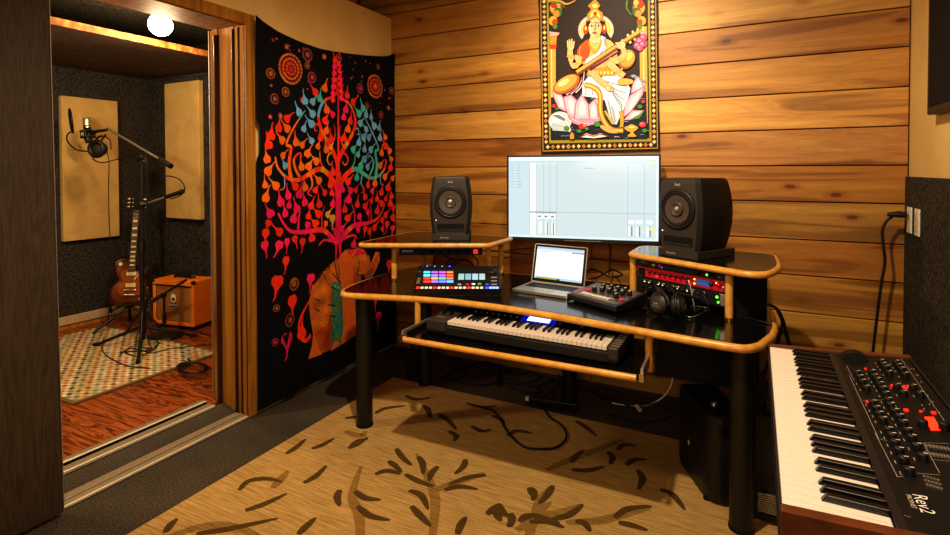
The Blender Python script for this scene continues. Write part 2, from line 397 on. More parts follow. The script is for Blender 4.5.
    pts = [at(x, y, Y=3.30)-org for x, y in ((893, 216), (886, 222), (882.5, 232), (883.5, 246), (885, 262), (882, 280), (878.5, 305), (875.5, 330), (873, 352), (870, 380), (872, 420))]
    MB().tube(spline(pts, 6), .0065, 8).build('cord', 'rubber', pc)
build_room()

# ================================================================== THE RECORDING BOOTH
AX, BY, SZ = -5.30, 3.19, 2.30
def build_booth():
    b = MB(); R = random.Random(5); y = -.2; i = 0
    while y < BY:
        x = AX-R.uniform(0, .9)
        while x < -2.83:
            g = R.uniform(.55, 1.15)
            b.box(max(AX, x)+.0006, min(x+.95, -2.83)-.0006, y+.0008, min(y+.125, BY)-.0008, -.03, 0, 0, (g, g*R.uniform(.9, 1), g*.95, 1)); x += .95
        y += .125; i += 1
    struct(b.build('floor_booth', 'cherry'))
    struct(MB().box(AX-.06, AX, -.3, BY+.06, 0, 2.75).build('wall_booth_left', 'booth_carpet'))
    struct(MB().box(AX, -2.86, BY, BY+.06, 0, 2.75).build('wall_booth_back', 'booth_carpet'))
    struct(MB().box(AX, -2.86, -.3, -.24, 0, 2.75).build('wall_booth_front', 'booth_carpet'))
    struct(MB().box(AX, -2.87, -.3, BY, 2.56, 2.60).build('ceiling_booth', 'booth_carpet'))
    struct(MB().box(AX, -3.82, -.3, BY, SZ, SZ+.03).build('ceiling_soffit', 'soffit'))
    struct(MB().box(-3.82, -3.80, -.3, BY, SZ-.002, SZ+.044).build('trim_6', 'strand'))
    b = MB(); b.box(AX, AX+.018, -.3, BY, .0, .035, 1); b.box(AX, AX+.02, -.3, BY, .045, .12); struct(b.build('baseboard_booth', ['beige_trim', 'trim'], None, .004))
    b = MB(); b.box(AX, -2.9, BY-.018, BY, .0, .10); struct(b.build('baseboard_booth_back', 'soft_black'))
    # lamp
    p = at(160.5, 25, X=-3.52); r = thing('ceiling_lamp', 'glowing warm round lamp bulb on the booth ceiling', 'lamp', (p.x, p.y, 2.56))
    MB().lathe([(0, 0), (.055, 0), (.055, -.02), (.03, -.045), (.03, p.z-2.56+.05)], 20).build('lamp_base', 'white', r)
    MB().sphere((0, 0, p.z-2.56), .074, 20).build('bulb', 'bulb', r)
    L = bpy.data.lights.new('booth_lamp_light', 'POINT'); L.energy = 44; L.color = (1, .72, .42); L.shadow_soft_size = .07
    lo = bpy.data.objects.new('booth_lamp_light', L); COL.objects.link(lo); lo.location = (p.x, p.y, p.z-.10)
    L2 = bpy.data.lights.new('booth_second_light', 'POINT'); L2.energy = 92; L2.color = (1, .79, .52); L2.shadow_soft_size = .12
    lo = bpy.data.objects.new('booth_second_light', L2); COL.objects.link(lo); lo.location = (-3.6, .75, 2.15)
    # acoustic panels
    a = thing('acoustic_panel', 'tan fabric acoustic panel hanging behind the microphone', 'acoustic panel', (AX, 2.64, .78), group=None)
    MB().box(.001, .05, -.232, .228, .0, 1.265).build('fabric_face', 'fabric', a, .006)
    MB().box(.001, .02, -.226, .222, -.012, .01).build('backing', 'soft_black', a)
    a = thing('acoustic_panel', 'tan fabric acoustic panel on the booth wall above the orange amplifier', 'acoustic panel', (-4.72, BY, .94))
    MB().box(-.255, .25, -.05, -.001, 0, 1.285).build('fabric_face', 'fabric', a, .006)
    MB().box(-.245, .24, -.03, -.001, -.025, .01).build('backing', 'soft_black', a)
    # patchwork rug
    cols = [hx(c) for c in ('d8c79c', 'c9b488', '8a4a2a', 'b5763a', '7a7a5a', '5a4c38', 'd0b070', 'a35a35', 'cfc0a0', '8d8a6a', 'e0d0a8')]
    x0, x1, y0, y1 = -5.12, -3.555, 1.66, 2.66; n, mm = 36, 36; b = MB(); R = random.Random(9)
    b.box(x0, x1, y0, y1, .002, .010, 0, hx('6a5a3c'))
    seq = [0, 2, 8, 3, 10, 5, 1, 4, 6, 7, 0, 9, 8, 3]
    for i in range(n):
        for j in range(mm):
            k = (j*2+(i//2)*1) % len(seq) if (i+j) % 2 else None
            c = cols[seq[(i+j) % len(seq)]] if i % 2 == 0 else tuple(.66*p_+.34*q_ for p_, q_ in zip(cols[seq[(i+j) % len(seq)]], cols[(0, 8, 1)[(i+j) % 3]]))
            u0 = x0+.025+(x1-x0-.05)*i/n; u1 = x0+.025+(x1-x0-.05)*(i+1)/n; v0 = y0+.025+(y1-y0-.05)*j/mm; v1 = y0+.025+(y1-y0-.05)*(j+1)/mm
            g = R.uniform(.6, .9)
            b.poly([(u0, v0, .0115), (u1, v0, .0115), (u1, v1, .0115), (u0, v1, .0115)], 0, tuple(q*g for q in c[:3]))
    tag(b.build('patchwork_rug', 'patch_rug'), 'woven patchwork rug of small cream, rust and brown squares on the booth floor', 'rug')
    # ---------------- microphone stand
    bx, by = -4.23, 2.47
    def q(x, y, yy=by): return at(x, y, Y=yy)-Vector((bx, by, 0))
    st = thing('microphone_stand', 'tall black tripod boom microphone stand on the patchwork rug', 'microphone stand', (bx, by, .0115))
    top = q(142, 158); hub = .13
    MB().cyl((0, 0, .05), (0, 0, .80), .017).cyl((0, 0, hub-.03), (0, 0, hub+.05), .026).cyl((0, 0, .74), (0, 0, .83), .024).build('pole_tube', 'black', st)
    MB().cyl((0, 0, .8), (top.x, 0, top.z), .011).build('pole_rod', 'black', st)
    for ex, ey in ((97, 346), (137, 366), (193, 337)):
        e = at(ex, ey, Z=.012)-Vector((bx, by, 0)); d = Vector((e.x, e.y, 0)); d = d.normalized()*min(d.length, .42); e = Vector((d.x, d.y, .012))
        lg = MB().tube([(d.x*.05, d.y*.05, hub+.02), (e.x, e.y, e.z)], [.014, .011], 8).tube([(d.x*.04, d.y*.04, .28), (d.x*.42, d.y*.42, hub*.62)], .007, 6).build('leg', 'black', st)
        MB().cyl(e-d.normalized()*.02+Vector((0, 0, .003)), e+d.normalized()*.03, .015, .013, 10).build('rubber_foot', 'rubber', lg)
    b0, b1 = q(107, 129.5), q(166, 164.5)
    MB().cyl(b0, b1, .0085).build('boom', 'steel', st)
    cw0, cw1 = q(160, 161), q(171, 167.8)
    MB().cyl(cw0, cw1, .02).build('counterweight', 'black', st)
    MB().sphere(top, .024, 12).cyl(top+Vector((-.05, -.01, -.03)), top+Vector((.03, 0, -.01)), .012).build('clutch', 'black', st)
    MB().cyl(q(139, 164.5), q(144, 162), .012).build('clutch_knob', 'chrome', st)
    s0, s1 = q(141, 206.5), q(168, 198)
    sa = MB().cyl(s0, s1, .007).build('side_arm', 'steel', st)
    MB().cyl(q(166, 198.5), q(183, 193), .016).sphere(q(181, 193.5), .02, 10).build('clamp', 'black', sa)
    MB().sphere(q(142, 206), .03, 12).build('arm_joint', 'black', st)
    cable('microphone_cable', [at(x, y, Y=by-.03) for x, y in ((92, 154), (94, 160), (103, 162.5), (118, 159), (132, 155.5), (142, 155), (146.5, 160), (147, 175), (147, 210), (146.5, 250), (146, 300), (146, 330), (150, 345))]+[at(150, 350, Z=.02), at(120, 352, Z=.018)], .0045, 'black microphone cable looped along the boom and down the tall stand')
    cable('clip_cable', [at(x, y, Y=by-.02) for x, y in ((166, 176), (172, 176.5), (180, 180), (184.5, 187), (183, 193), (177, 197), (170, 199))], .0045, 'black cable looped at the end of the stand side arm')
    cable('headphone_cord', [at(x, y, Y=by-.06) for x, y in ((107, 152), (109, 162), (108.5, 190), (109, 215), (110, 236), (112, 262), (109, 290))]+[at(108, 325, Z=.02), at(103, 341, Z=.018), at(104, 353, Z=.018), at(125, 365, Z=.018), at(150, 368, Z=.018)], .0035, 'thin black headphone cord hanging from the boom to the rug')
    # ---------------- condenser microphone, hung from the boom
    o = at(90, 133, Y=by-.02); mc = thing('condenser_microphone', 'silver and black studio condenser microphone hanging at the boom tip', 'microphone', o)
    def w(x, y): return at(x, y, Y=by-.02)-o
    ax = (w(86.5, 117)-w(89, 146)).normalized(); ex = ax.cross(Vector((0, -1, 0))).normalized(); T = frame(w(88.6, 143), ex, ax.cross(ex), ax)
    MB().lathe([(0, 0), (.018, 0), (.027, .02), (.027, .13), (.0, .13)], 20, 0, T=T).build('body', 'black', mc)
    MB().lathe([(.0275, .13), (.0275, .145), (.026, .147)], 20, 0, T=T).build('band', 'chrome', mc)
    MB().lathe([(.026, .145), (.027, .2), (.024, .212), (0, .216)], 20, 0, T=T).build('head_grille', 'steel', mc)
    sm = MB()
    for z in (.05, .1): sm.ring((0, 0, z), .052, .006, 24, 6, T=T)
    for k in range(4):
        a = pi/4+k*pi/2; sm.cyl((.052*cos(a), .052*sin(a), .05), (.052*cos(a), .052*sin(a), .1), .004, T=T); sm.cyl((.052*cos(a), .052*sin(a), .05), (.027*cos(a+.6), .027*sin(a+.6), .08), .0025, T=T)
    sm.tube([w(92, 134), w(98, 131), w(107, 130)], .012, 8)
    sm.build('shock_mount', 'black', mc)
    # ---------------- pop filter
    o = at(71, 121, Y=by-.12); pf = thing('pop_filter', 'round black pop filter on a gooseneck in front of the microphone', 'pop filter', o)
    nrm = Vector((.36, .92, .10)).normalized(); e1 = nrm.cross(Vector((0, 0, 1))).normalized(); T = frame((0, 0, 0), e1, nrm.cross(e1), nrm)
    MB().ring((0, 0, 0), .098, .007, 32, 8, T=T).build('hoop', 'black', pf)
    MB().lathe([(0, 0), (.096, 0)], 32, T=T).build('screen', 'soft_black', pf)
    MB().tube(spline([at(x, y, Y=by-.1)-o for x, y in ((70, 132), (67, 136), (68, 142), (75, 149), (83, 151), (91, 150.5))]+[at(98, 145, Y=by-.03)-o, at(106, 134, Y=by)-o], 6), .006, 8).build('gooseneck', 'black', pf)
    # ---------------- headphones hung on the boom
    o = at(99.5, 149, Y=by-.05); hp = thing('hanging_headphones', 'black headphones hanging from the boom below the condenser microphone', 'headphones', o)
    T = frame((0, 0, 0), (.92, .38, 0), (0, 0, 1), (.38, -.92, 0))
    MB().ring((0, 0, .03), .058, .018, 28, 10, T=T).build('ear_cushion', 'rubber', hp)
    MB().lathe([(0, .02), (.05, .02), (.062, .0), (.05, -.03), (0, -.035)], 28, T=T).build('ear_cup', 'black', hp)
    MB().lathe([(0, .024), (.042, .024), (.045, .02)], 28, T=T).build('driver_cover', 'baffle', hp)
    MB().tube(spline([(-.075, -.02, -.01), (-.09, .03, -.03), (-.05, .10, -.05), (.0, .105, -.06), (.045, .07, -.06), (.05, 0, -.06)], 6), .011, 8, T=T, squash=(1, .45)).build('headband', 'black', hp)
    # ---------------- short boom stand before the amp
    px, py = at(164.5, 333, Z=.01).x, at(164.5, 333, Z=.01).y
    ss = thing('short_microphone_stand', 'short black microphone stand with round base in front of the orange amplifier', 'microphone stand', (px*.985, py*.985, .0))
    o = Vector(ss.location)
    MB().lathe([(0, .0), (.13, 0), (.13, .012), (.1, .03), (.03, .04), (0, .04)], 28, T=Matrix.Diagonal((1.15, 1, 1, 1))).build('round_base', 'black_matte', ss)
    tp = at(163.5, 296, Y=o.y)-o
    MB().cyl((0, 0, .03), (0, 0, tp.z), .0095).cyl((0, 0, .11), (0, 0, .2), .016).build('pole', 'black', ss)
    def qq(x, y): return at(x, y, Y=o.y-.02)-o
    MB().cyl(qq(150, 302.5), qq(186, 280), .010).build('boom', 'black', ss)
    MB().cyl(qq(150, 302.5), qq(162, 295), .021, .016).build('clip_microphone', 'baffle', ss)
    MB().sphere(tp, .022, 12).cyl(tp+Vector((.02, -.03, .0)), tp+Vector((-.02, .03, .0)), .012).build('clutch', 'black', ss)
    # ---------------- guitar amplifier
    fl = Vector((-4.70, 2.83, 0)); fr = Vector((-4.245, 2.915, 0)); ang = atan2(fr.y-fl.y, fr.x-fl.x); W = .455; c = (fl+fr)/2
    am = thing('guitar_amplifier', 'small orange guitar combo amplifier with tan grille on the booth floor', 'amplifier', (c.x, c.y, 0), ang)
    Hh = at(152, 279, Y=2.83).z; z0 = .035
    b = MB(); b.box(-W/2, W/2, .012, .235, z0, Hh); cab = b.build('cabinet', 'orange', am, .012, 3)
    b = MB()
    b.box(-W/2, W/2, 0, .02, z0, z0+.035); b.box(-W/2, W/2, 0, .02, Hh-.05, Hh); b.box(-W/2, -W/2+.035, 0, .02, z0+.03, Hh-.045); b.box(W/2-.035, W/2, 0, .02, z0+.03, Hh-.045); b.build('front_frame', 'orange', am, .006, 2)
    MB().box(-W/2+.034, W/2-.034, .012, .018, z0+.034, Hh-.049).build('grille', 'weave', am)
    b = MB(); 
    for a0, a1, c0, c1 in ((-W/2+.034, W/2-.034, z0+.034, z0+.038), (-W/2+.034, W/2-.034, Hh-.054, Hh-.050), (-W/2+.034, -W/2+.038, z0+.034, Hh-.05), (W/2-.038, W/2-.034, z0+.034, Hh-.05)): b.box(a0, a1, .008, .013, c0, c1)
    b.box(-W/2+.01, W/2-.01, -.002, .012, Hh-.049, Hh-.04); b.build('piping', 'soft_black', am)
    T = frame((.0, .008, (z0+Hh)/2+.0), (1, 0, 0), (0, 0, 1), (0, -1, 0)); em = MB(); cr = hx('e6dcc0'); dk = hx('2a2018')
    em.prism([(-.028, .045), (-.02, .075), (-.008, .068), (0, .085), (.008, .068), (.02, .075), (.028, .045), (.024, .02), (0, .0), (-.024, .02)], 0, .003, 0, cr, T)
    em.prism([(-.017, .045), (.017, .045), (.015, .024), (0, .012), (-.015, .024)], .003, .004, 0, dk, T)
    em.box(-.05, .05, -.035, -.006, 0, .003, 0, dk, T); em.text('ORANGE', .026, T @ Matrix.Translation((0, -.02, .0035)), 0, cr)
    em.build('crest_badge', 'print', am)
    for sx in (-1, 1):
        MB().cbox((sx*(W/2-.012), .012, Hh-.012), (.034, .034, .034)).build('corner_guard', 'black', am, .012)
        for yy in (.03, .21): MB().cyl((sx*(W/2-.05), yy, 0), (sx*(W/2-.05), yy, z0+.004), .018).build('foot', 'rubber', am)
    MB().tube(spline([(-.10, .12, Hh), (-.09, .12, Hh+.02), (0, .12, Hh+.03), (.09, .12, Hh+.02), (.10, .12, Hh)], 5), .018, 8, squash=(.5, 1.2)).build('handle', 'black', am)
    # ---------------- guitar and its stand
    go = Vector((-4.78, 2.72, 0)); n = Vector((.86, -.51, 0)).normalized(); rt = Vector((.51, .86, 0)).normalized()
    up = (Vector((0, 0, 1))*cos(.16) - n*sin(.16)); roll = .075
    ex = rt*cos(roll)-up*sin(roll); ey = up*cos(roll)+rt*sin(roll); ez = ex.cross(ey)
    bot = at(129, 306.5, Y=2.70)
    gt = thing('electric_guitar', 'sunburst single cutaway electric guitar leaning on a stand beside the tall microphone stand', 'electric guitar', bot)
    gt.matrix_world = frame(bot, ex, ey, ez)
    ol = spline([(p[0], p[1], 0) for p in ((0, 0), (.09, .006), (.15, .045), (.168, .105), (.155, .17), (.122, .215), (.110, .25), (.126, .29), (.136, .325), (.126, .347), (.1, .337), (.07, .312), (.047, .312), (.034, .36), (.028, .41), (-.03, .43), (-.08, .43), (-.125, .4), (-.141, .345), (-.126, .29), (-.108, .245), (-.12, .205), (-.155, .16), (-.168, .10), (-.15, .045), (-.09, .006))], 4, True)
    b = MB(); n0 = len(ol); cen = Vector((0, .2, 0)); burst = lambda s: tuple(hx('1e0a04')[i]*(1-s)+hx('96501a')[i]*s for i in range(3))
    K = [(1, -.045), (1, 0), (.96, .006), (.8, .012), (.55, .017), (.25, .02)]
    rg = [[Vector((cen.x+(p.x-cen.x)*k, cen.y+(p.y-cen.y)*k, z)) for p in ol] for k, z in K]
    for i in range(len(K)-1):
        s_ = (0.0, .01, .08, .34, .85)[i]
        for j in range(n0): b.add([rg[i][j], rg[i][(j+1) % n0], rg[i+1][(j+1) % n0], rg[i+1][j]], [(0, 1, 2, 3)], 0, burst(s_), True)
    b.poly(rg[-1], 0, burst(1)); b.poly(rg[0][::-1], 0, burst(0)); b.build('body', 'guitar', gt)
    MB().prism([(-.027, .30), (.027, .30), (.0215, .83), (-.0215, .83)], .012, .034).build('neck', 'rosewood', gt)
    ib = MB()
    for y in (.36, .40, .435, .475, .52, .57, .625, .685, .75): ib.cbox((0, y, .0345), (.034, .016, .001))
    ib.build('inlay', 'cork', gt)
    fb = MB()
    for k in range(17): fb.cbox((0, .33+.03*k*(1+.004*k), .035), (.048, .002, .0016))
    fb.build('fret', 'chrome', gt)
    hd = MB().prism([(-.022, .825), (.022, .825), (.04, .87), (.046, .99), (.02, .985), (0, .998), (-.02, .985), (-.046, .99), (-.04, .87)], .004, .02).build('headstock', 'soft_black', gt)
    for sx in (-1, 1):
        for y in (.88, .915, .95): MB().cyl((sx*.03, y, .02), (sx*.03, y, .028), .005, n=8).cbox((sx*.06, y, .012), (.02, .012, .012)).build('tuner', 'chrome', hd)
    for y in (.285, .185): MB().cbox((0, y, .024), (.075, .035, .012)).build('pickup', 'cork', gt, .003)
    MB().cbox((0, .14, .027), (.085, .012, .012)).build('bridge', 'chrome', gt, .002); MB().cbox((0, .10, .027), (.09, .014, .012)).build('tailpiece', 'chrome', gt, .002)
    for x, y in ((.1, .1), (.125, .15), (.075, .06), (.12, .06)): MB().lathe([(.013, .008), (.011, .022), (0, .022)], 14, T=Matrix.Translation((x, y, 0))).build('knob', 'brass', gt)
    MB().cyl((-.085, .37, .01), (-.085, .37, .022), .014, n=14).build('switch_ring', 'cork', gt)
    sb = MB()
    for k in range(6): sb.tube([(-.02+.008*k, .10, .034), (-.016+.0064*k, .83, .0375)], .0006, 4)
    sb.build('string', 'chrome', gt)
    gs = thing('guitar_stand', 'black tubular floor stand holding the sunburst guitar', 'guitar stand', (bot.x, bot.y, 0))
    b2 = bot-Vector(gs.location); back = -Vector((n.x, n.y, 0)); z = Vector((0, 0, 1))
    MB().tube([b2+back*.03+z*-.01, b2+back*.12+z*.55], .011, 8).build('post', 'black', gs)
    for sgn in (-1, 1): MB().tube(spline([b2+back*.03+z*.03, b2+rt*sgn*.12+back*.02-z*.02, b2+rt*sgn*.13-back*.05-z*.02, b2+rt*sgn*.13-back*.06+z*.03], 4), .010, 8).build('cradle_arm', 'rubber', gs)
    hb = b2+back*.04+z*.0
    for e in (rt*-.26-back*.06, rt*.26-back*.06, back*.26): MB().tube([hb, Vector((hb.x, hb.y, .012))+e], .011, 8).build('leg', 'black', gs)
    MB().tube(spline([b2+back*.12+z*.55+rt*-.05-back*.06, b2+back*.12+z*.55+rt*-.05, b2+back*.12+z*.55+rt*.05, b2+back*.12+z*.55+rt*.05-back*.06], 4), .009, 8).build('neck_yoke', 'rubber', gs)
    # ---------------- cables on the booth floor
    def fl_(*p): return [at(x, y, Z=.014) for x, y in p]
    cable('floor_cable', fl_((120, 355), (128, 349), (140, 350), (152, 353), (165, 350), (185, 347), (214, 344)), .005, 'black cable running over the patchwork rug towards the door frame')
    cable('floor_cable', fl_((150, 330), (158, 345), (140, 356), (125, 352), (135, 346), (150, 349), (160, 343)), .005, 'black cable bunched in a tangle under the tall microphone stand')
    cable('amplifier_lead', fl_((172, 334), (185, 331), (195, 331), (205, 334), (214, 337)), .004, 'black lead curving over the wood floor right below the orange amplifier')
    pts = []
    for k in range(40):
        a = k*.62; pts.append(at(191+14*cos(a)+.12*k, 368+5.2*sin(a), Z=.012+.0011*k))
    cable('coiled_cable', pts+fl_((215, 372)), .0045, 'black cable coiled on the wood floor beside the door frame', k=3)
    cable('cable_knot', [at(x, y, Z=.03) for x, y in ((177, 366), (182, 363), (187, 366), (183, 369), (178, 366), (186, 362), (191, 363), (188, 359))], .006, 'short black cable end tied in a knot at the edge of the patchwork rug')
build_booth()
# ================================================================== DESK
def rel(mb, root):
    o = Vector(root.location); mb.v = [v-o for v in mb.v]; return mb
def resample_outline(pts, k=5): return [(p.x, p.y) for p in spline([(x, y, 0) for x, y in pts], k, True)]
def inset(poly, d):
    n = len(poly); out = []
    for i in range(n):
        a, b, c = Vector(poly[i-1]), Vector(poly[i]), Vector(poly[(i+1) % n])
        t = (c-a); t = t.normalized() if t.length else Vector((1, 0)); out.append((b.x-t.y*d, b.y+t.x*d))
    return out
def round_poly(poly, radii, k=6):
    """replace each corner of a CCW polygon by an arc-like curve of the given cut length"""
    out = []; n = len(poly)
    for i, p in enumerate(poly):
        r = radii[i]; p = Vector(p)
        if r <= 0: out.append((p.x, p.y)); continue
        a = Vector(poly[i-1])-p; c = Vector(poly[(i+1) % n])-p
        A = p+a.normalized()*min(r, a.length*.48); C = p+c.normalized()*min(r, c.length*.48)
        for j in range(k+1):
            t = j/k; q = A*(1-t)**2+p*2*t*(1-t)+C*t*t; out.append((q.x, q.y))
    return out
DZ = .755; RZ = .985
def build_desk():
    dk = thing('studio_desk', 'large black studio desk with honey wood edging, two riser shelves and round black legs', 'desk', (-.95, 2.6, 0))
    B = lambda mb, name, mat, par=None, **k: rel(mb, dk).build(name, mat, par or dk, **k)
    front = [(-1.95, 2.19), (-1.90, 2.135), (-1.82, 2.135), (-1.65, 2.185), (-1.49, 2.225), (-1.29, 2.258), (-1.08, 2.265), (-.9, 2.253), (-.73, 2.235), (-.54, 2.208), (-.35, 2.183), (-.18, 2.158), (-.03, 2.142), (.02, 2.158), (.06, 2.21)]
    fs = [(p.x, p.y) for p in spline([(x, y, 0) for x, y in front], 4)]
    ol = fs+[(.105, 2.36), (.118, 2.46), (.12, 2.56), (.118, 2.70), (.09, 2.85), (.02, 2.98), (-.10, 3.02), (-1.80, 3.02), (-1.93, 2.98), (-1.99, 2.85), (-2.005, 2.66), (-2.0, 2.45), (-1.985, 2.32)]
    ol = inset(ol, .0165)
    B(MB().prism(inset(ol, .006), DZ-.032, DZ-.001), 'desktop', 'laminate')
    B(MB().tube([(x, y, DZ-.0175) for x, y in ol], .0165, 12, True), 'edge_band', 'honey')
    for x, y in ((-1.838, 2.245), (-1.842, 2.86), (-.01, 2.25), (-.922, 3.0), (-.02, 2.885)):
        gz = .012 if y < 2.4 else 0
        b = MB().cyl((x, y, gz+.012), (x, y, DZ-.03), .0435, n=28); lg = B(b, 'leg', 'leg_black')
        B(MB().cyl((x, y, DZ-.045), (x, y, DZ-.032), .062, n=24), 'top_flange', 'black', lg); B(MB().cyl((x, y, gz), (x, y, gz+.014), .046, n=24), 'foot_cap', 'rubber', lg)
    # risers
    def riser(poly, radii):
        o2 = inset(round_poly(poly, radii), .0)
        B(MB().prism(inset(o2, .006), RZ-.029, RZ-.001), 'riser_shelf', 'laminate')
        B(MB().tube([(x, y, RZ-.015) for x, y in o2], .0148, 12, True), 'riser_edge_band', 'honey')
    riser([(-1.965, 2.335), (-1.29, 2.665), (-1.285, 2.985), (-2.0, 2.985)], [.07, .02, .03, .15])
    riser([(-.515, 2.69), (.055, 2.372), (.128, 2.58), (.122, 2.96), (-.505, 2.96)], [.025, .10, .14, .08, .06])
    for x, y in ((-1.825, 2.506), (-1.341, 2.765), (-.064, 2.482), (-.507, 2.718), (-1.9, 2.93), (-1.34, 2.94), (.03, 2.88), (-.47, 2.92)):
        p = B(MB().cyl((x, y, DZ-.002), (x, y, RZ-.027), .0165, n=16), 'riser_post', 'honey')
        B(MB().cyl((x, y, DZ-.001), (x, y, DZ+.012), .0178, n=16), 'post_collar', 'brass', p)
    pts = [(-.047, 2.50), (.01, 2.53), (.085, 2.72), (.085, 2.87), (.078, 2.87), (.078, 2.722), (.004, 2.54), (-.05, 2.51)]
    B(MB().prism(pts, DZ, RZ-.03), 'side_panel', 'soft_black')
    B(MB().box(-.47, .08, 2.89, 2.90, DZ, RZ-.03), 'back_panel', 'soft_black')
    B(MB().prism([(-.52, 2.72), (-.515, 2.72), (-.485, 2.90), (-.49, 2.90)], DZ+.1, RZ-.03), 'side_panel', 'soft_black')
    B(MB().box(-.43, .06, 2.92, 2.935, .30, DZ-.033), 'modesty_panel', 'black_matte')
    # keyboard tray
    tz = .612
    T = frame((-.895, 2.047, 0), (cos(.02), sin(.02), 0), (-sin(.02), cos(.02), 0), (0, 0, 1))
    tr = B(MB().box(-.535, .535, .012, .46, tz-.022, tz-.002, T=T), 'keyboard_tray', 'laminate', bevel=.002)
    B(MB().tube([T @ Vector(p) for p in ((-.540, .012, tz-.012), (-.535, .002, tz-.012), (-.51, 0, tz-.012), (.525, 0, tz-.012))], .0135, 12), 'tray_edge_band', 'honey', tr)
    for sx in (-1, 1):
        x = sx*.545
        sl = B(MB().box(x-.006, x+.006, .0, .42, tz-.02, tz+.028, T=T), 'tray_slide', 'steel', bevel=.002)
        B(MB().box(x-sx*.007-.002, x-sx*.007+.002, .03, .40, tz-.004, tz+.016, T=T), 'slide_rail', 'black', sl); B(MB().cbox((x, -.006, tz-.004), (.018, .014, .032), T=T), 'slide_cap', 'chrome', sl)
        px = -.922+sx*.568
        B(MB().cyl((px, 2.245, tz-.045), (px, 2.245, DZ-.03), .0155, n=16), 'tray_post', 'honey')
        B(MB().box(px-.02, px+.02, 2.25, 2.7, DZ-.06, DZ-.033), 'tray_hanger', 'black')
build_desk()

def speaker(loc, yaw, label, flip):
    s = thing('studio_monitor', label, 'speaker', loc, yaw, 'studio monitors on the riser shelves')
    Hs = .335; lv = [(0, .106, .116, .0), (.012, .108, .122, .0), (.06, .1145, .131, -.0015), (.12, .1205, .137, -.003), (.17, .122, .139, -.004), (.22, .120, .138, -.003), (.27, .1135, .134, -.001), (.31, .1075, .128, .001), (.327, .105, .122, .003), (Hs, .101, .112, .007)]
    b = MB(); rings = []
    for z, hw, hd, yf in lv:
        ch = .018; d = 2*hd
        rings.append([(-hw+ch, yf, z), (hw-ch, yf, z), (hw, yf+ch, z), (hw*1.0, yf+d*.5, z), (hw*.84, yf+d, z), (-hw*.84, yf+d, z), (-hw*1.0, yf+d*.5, z), (-hw, yf+ch, z)])
    for i in range(len(rings)-1):
        b.add([rings[i][0], rings[i][1], rings[i+1][1], rings[i+1][0]], [(0, 1, 2, 3)], 1)
    for a_, c_ in ((1, 2), (2, 5), (5, 6), (6, 8), (7, 8)):
        if (a_, c_) == (6, 8): a_, c_ = 6, 7
        js = list(range(a_, c_+1)); w_ = len(js)
        b.add([r_[j % 8] for r_ in rings for j in js], [(i*w_+k, i*w_+k+1, (i+1)*w_+k+1, (i+1)*w_+k) for i in range(len(rings)-1) for k in range(w_-1)], 0, smooth=True)
    b.poly(rings[-1]); b.poly(rings[0][::-1]); b.build('cabinet', ['black_matte', 'baffle'], s, .004, 2)
    T = frame((0, -.005, .190), (1, 0, 0), (0, 0, 1), (0, -1, 0))
    MB().lathe([(.095, -.001), (.096, .004), (.088, .007), (.082, .006), (.080, .0)], 40, T=T).build('woofer_ring', 'black', s)
    MB().lathe([(.083, .005), (.076, .009), (.068, .004), (.062, .003)], 40, T=T).build('surround', 'rubber', s)
    MB().lathe([(.066, .0045), (.030, .0018), (.028, .0018)], 40, T=T).build('cone', 'cone', s)
    MB().lathe([(.033, .003), (.033, .012), (.028, .014), (.022, .007), (.014, .005), (.012, .010), (.004, .014), (0, .0145)], 32, T=T).build('tweeter', 'cone', s)
    MB().lathe([(.0125, .0115), (.008, .0145), (0, .0152)], 20, T=T).build('dust_cap', 'steel', s)
    MB().box(-.078, .078, -.0065, .0, .025, .062).build('bass_port', 'soft_black', s, .006)
    MB().box(-.074, .074, -.0075, .0, .0245, .030).build('port_lip', 'baffle', s)
    MB().sphere((-.083, -.006, .083), .0028, 10).build('power_light', 'led_w', s)
    lg = MB().text('fluid', .017, frame((0, -.0062, .305), (1, 0, 0), (0, 0, 1), (0, -1, 0)), 0, hx('c8c0b4')); lg.build('logo', 'print', s)
    return s
def iso_pad(loc, yaw, label):
    p = thing('isolation_pad', label, 'speaker pad', loc, yaw, 'isolation pads under the studio monitors')
    MB().box(-.108, .108, 0, .285, 0, .036).build('foam_block', 'baffle', p, .002)
    MB().text('Auralex', .016, frame((-.035, -.0008, .018), (1, 0, 0), (0, 0, 1), (0, -1, 0)), 0, hx('b0a89c')).build('logo', 'print', p)
    return p
def lc(o, yaw, x, y, z=0): return (o[0]+cos(yaw)*x-sin(yaw)*y, o[1]+sin(yaw)*x+cos(yaw)*y, z)
yL, yR = radians(25), radians(-31)
oL = (-1.532, 2.652); oR = (-.288, 2.622)
iso_pad((*oL, RZ), yL, 'flat grey isolation pad under the studio monitor near the tree tapestry')
iso_pad((*oR, RZ), yR, 'flat grey isolation pad under the studio monitor on the right riser shelf')
speaker(lc(oL, yL, .0, .012, RZ+.036), yL, 'black studio monitor on the left riser shelf near the tree tapestry', 0)
speaker(lc(oR, yR, -.006, .012, RZ+.036), yR, 'black studio monitor turned inward on the right riser shelf above the red rack unit', 0)

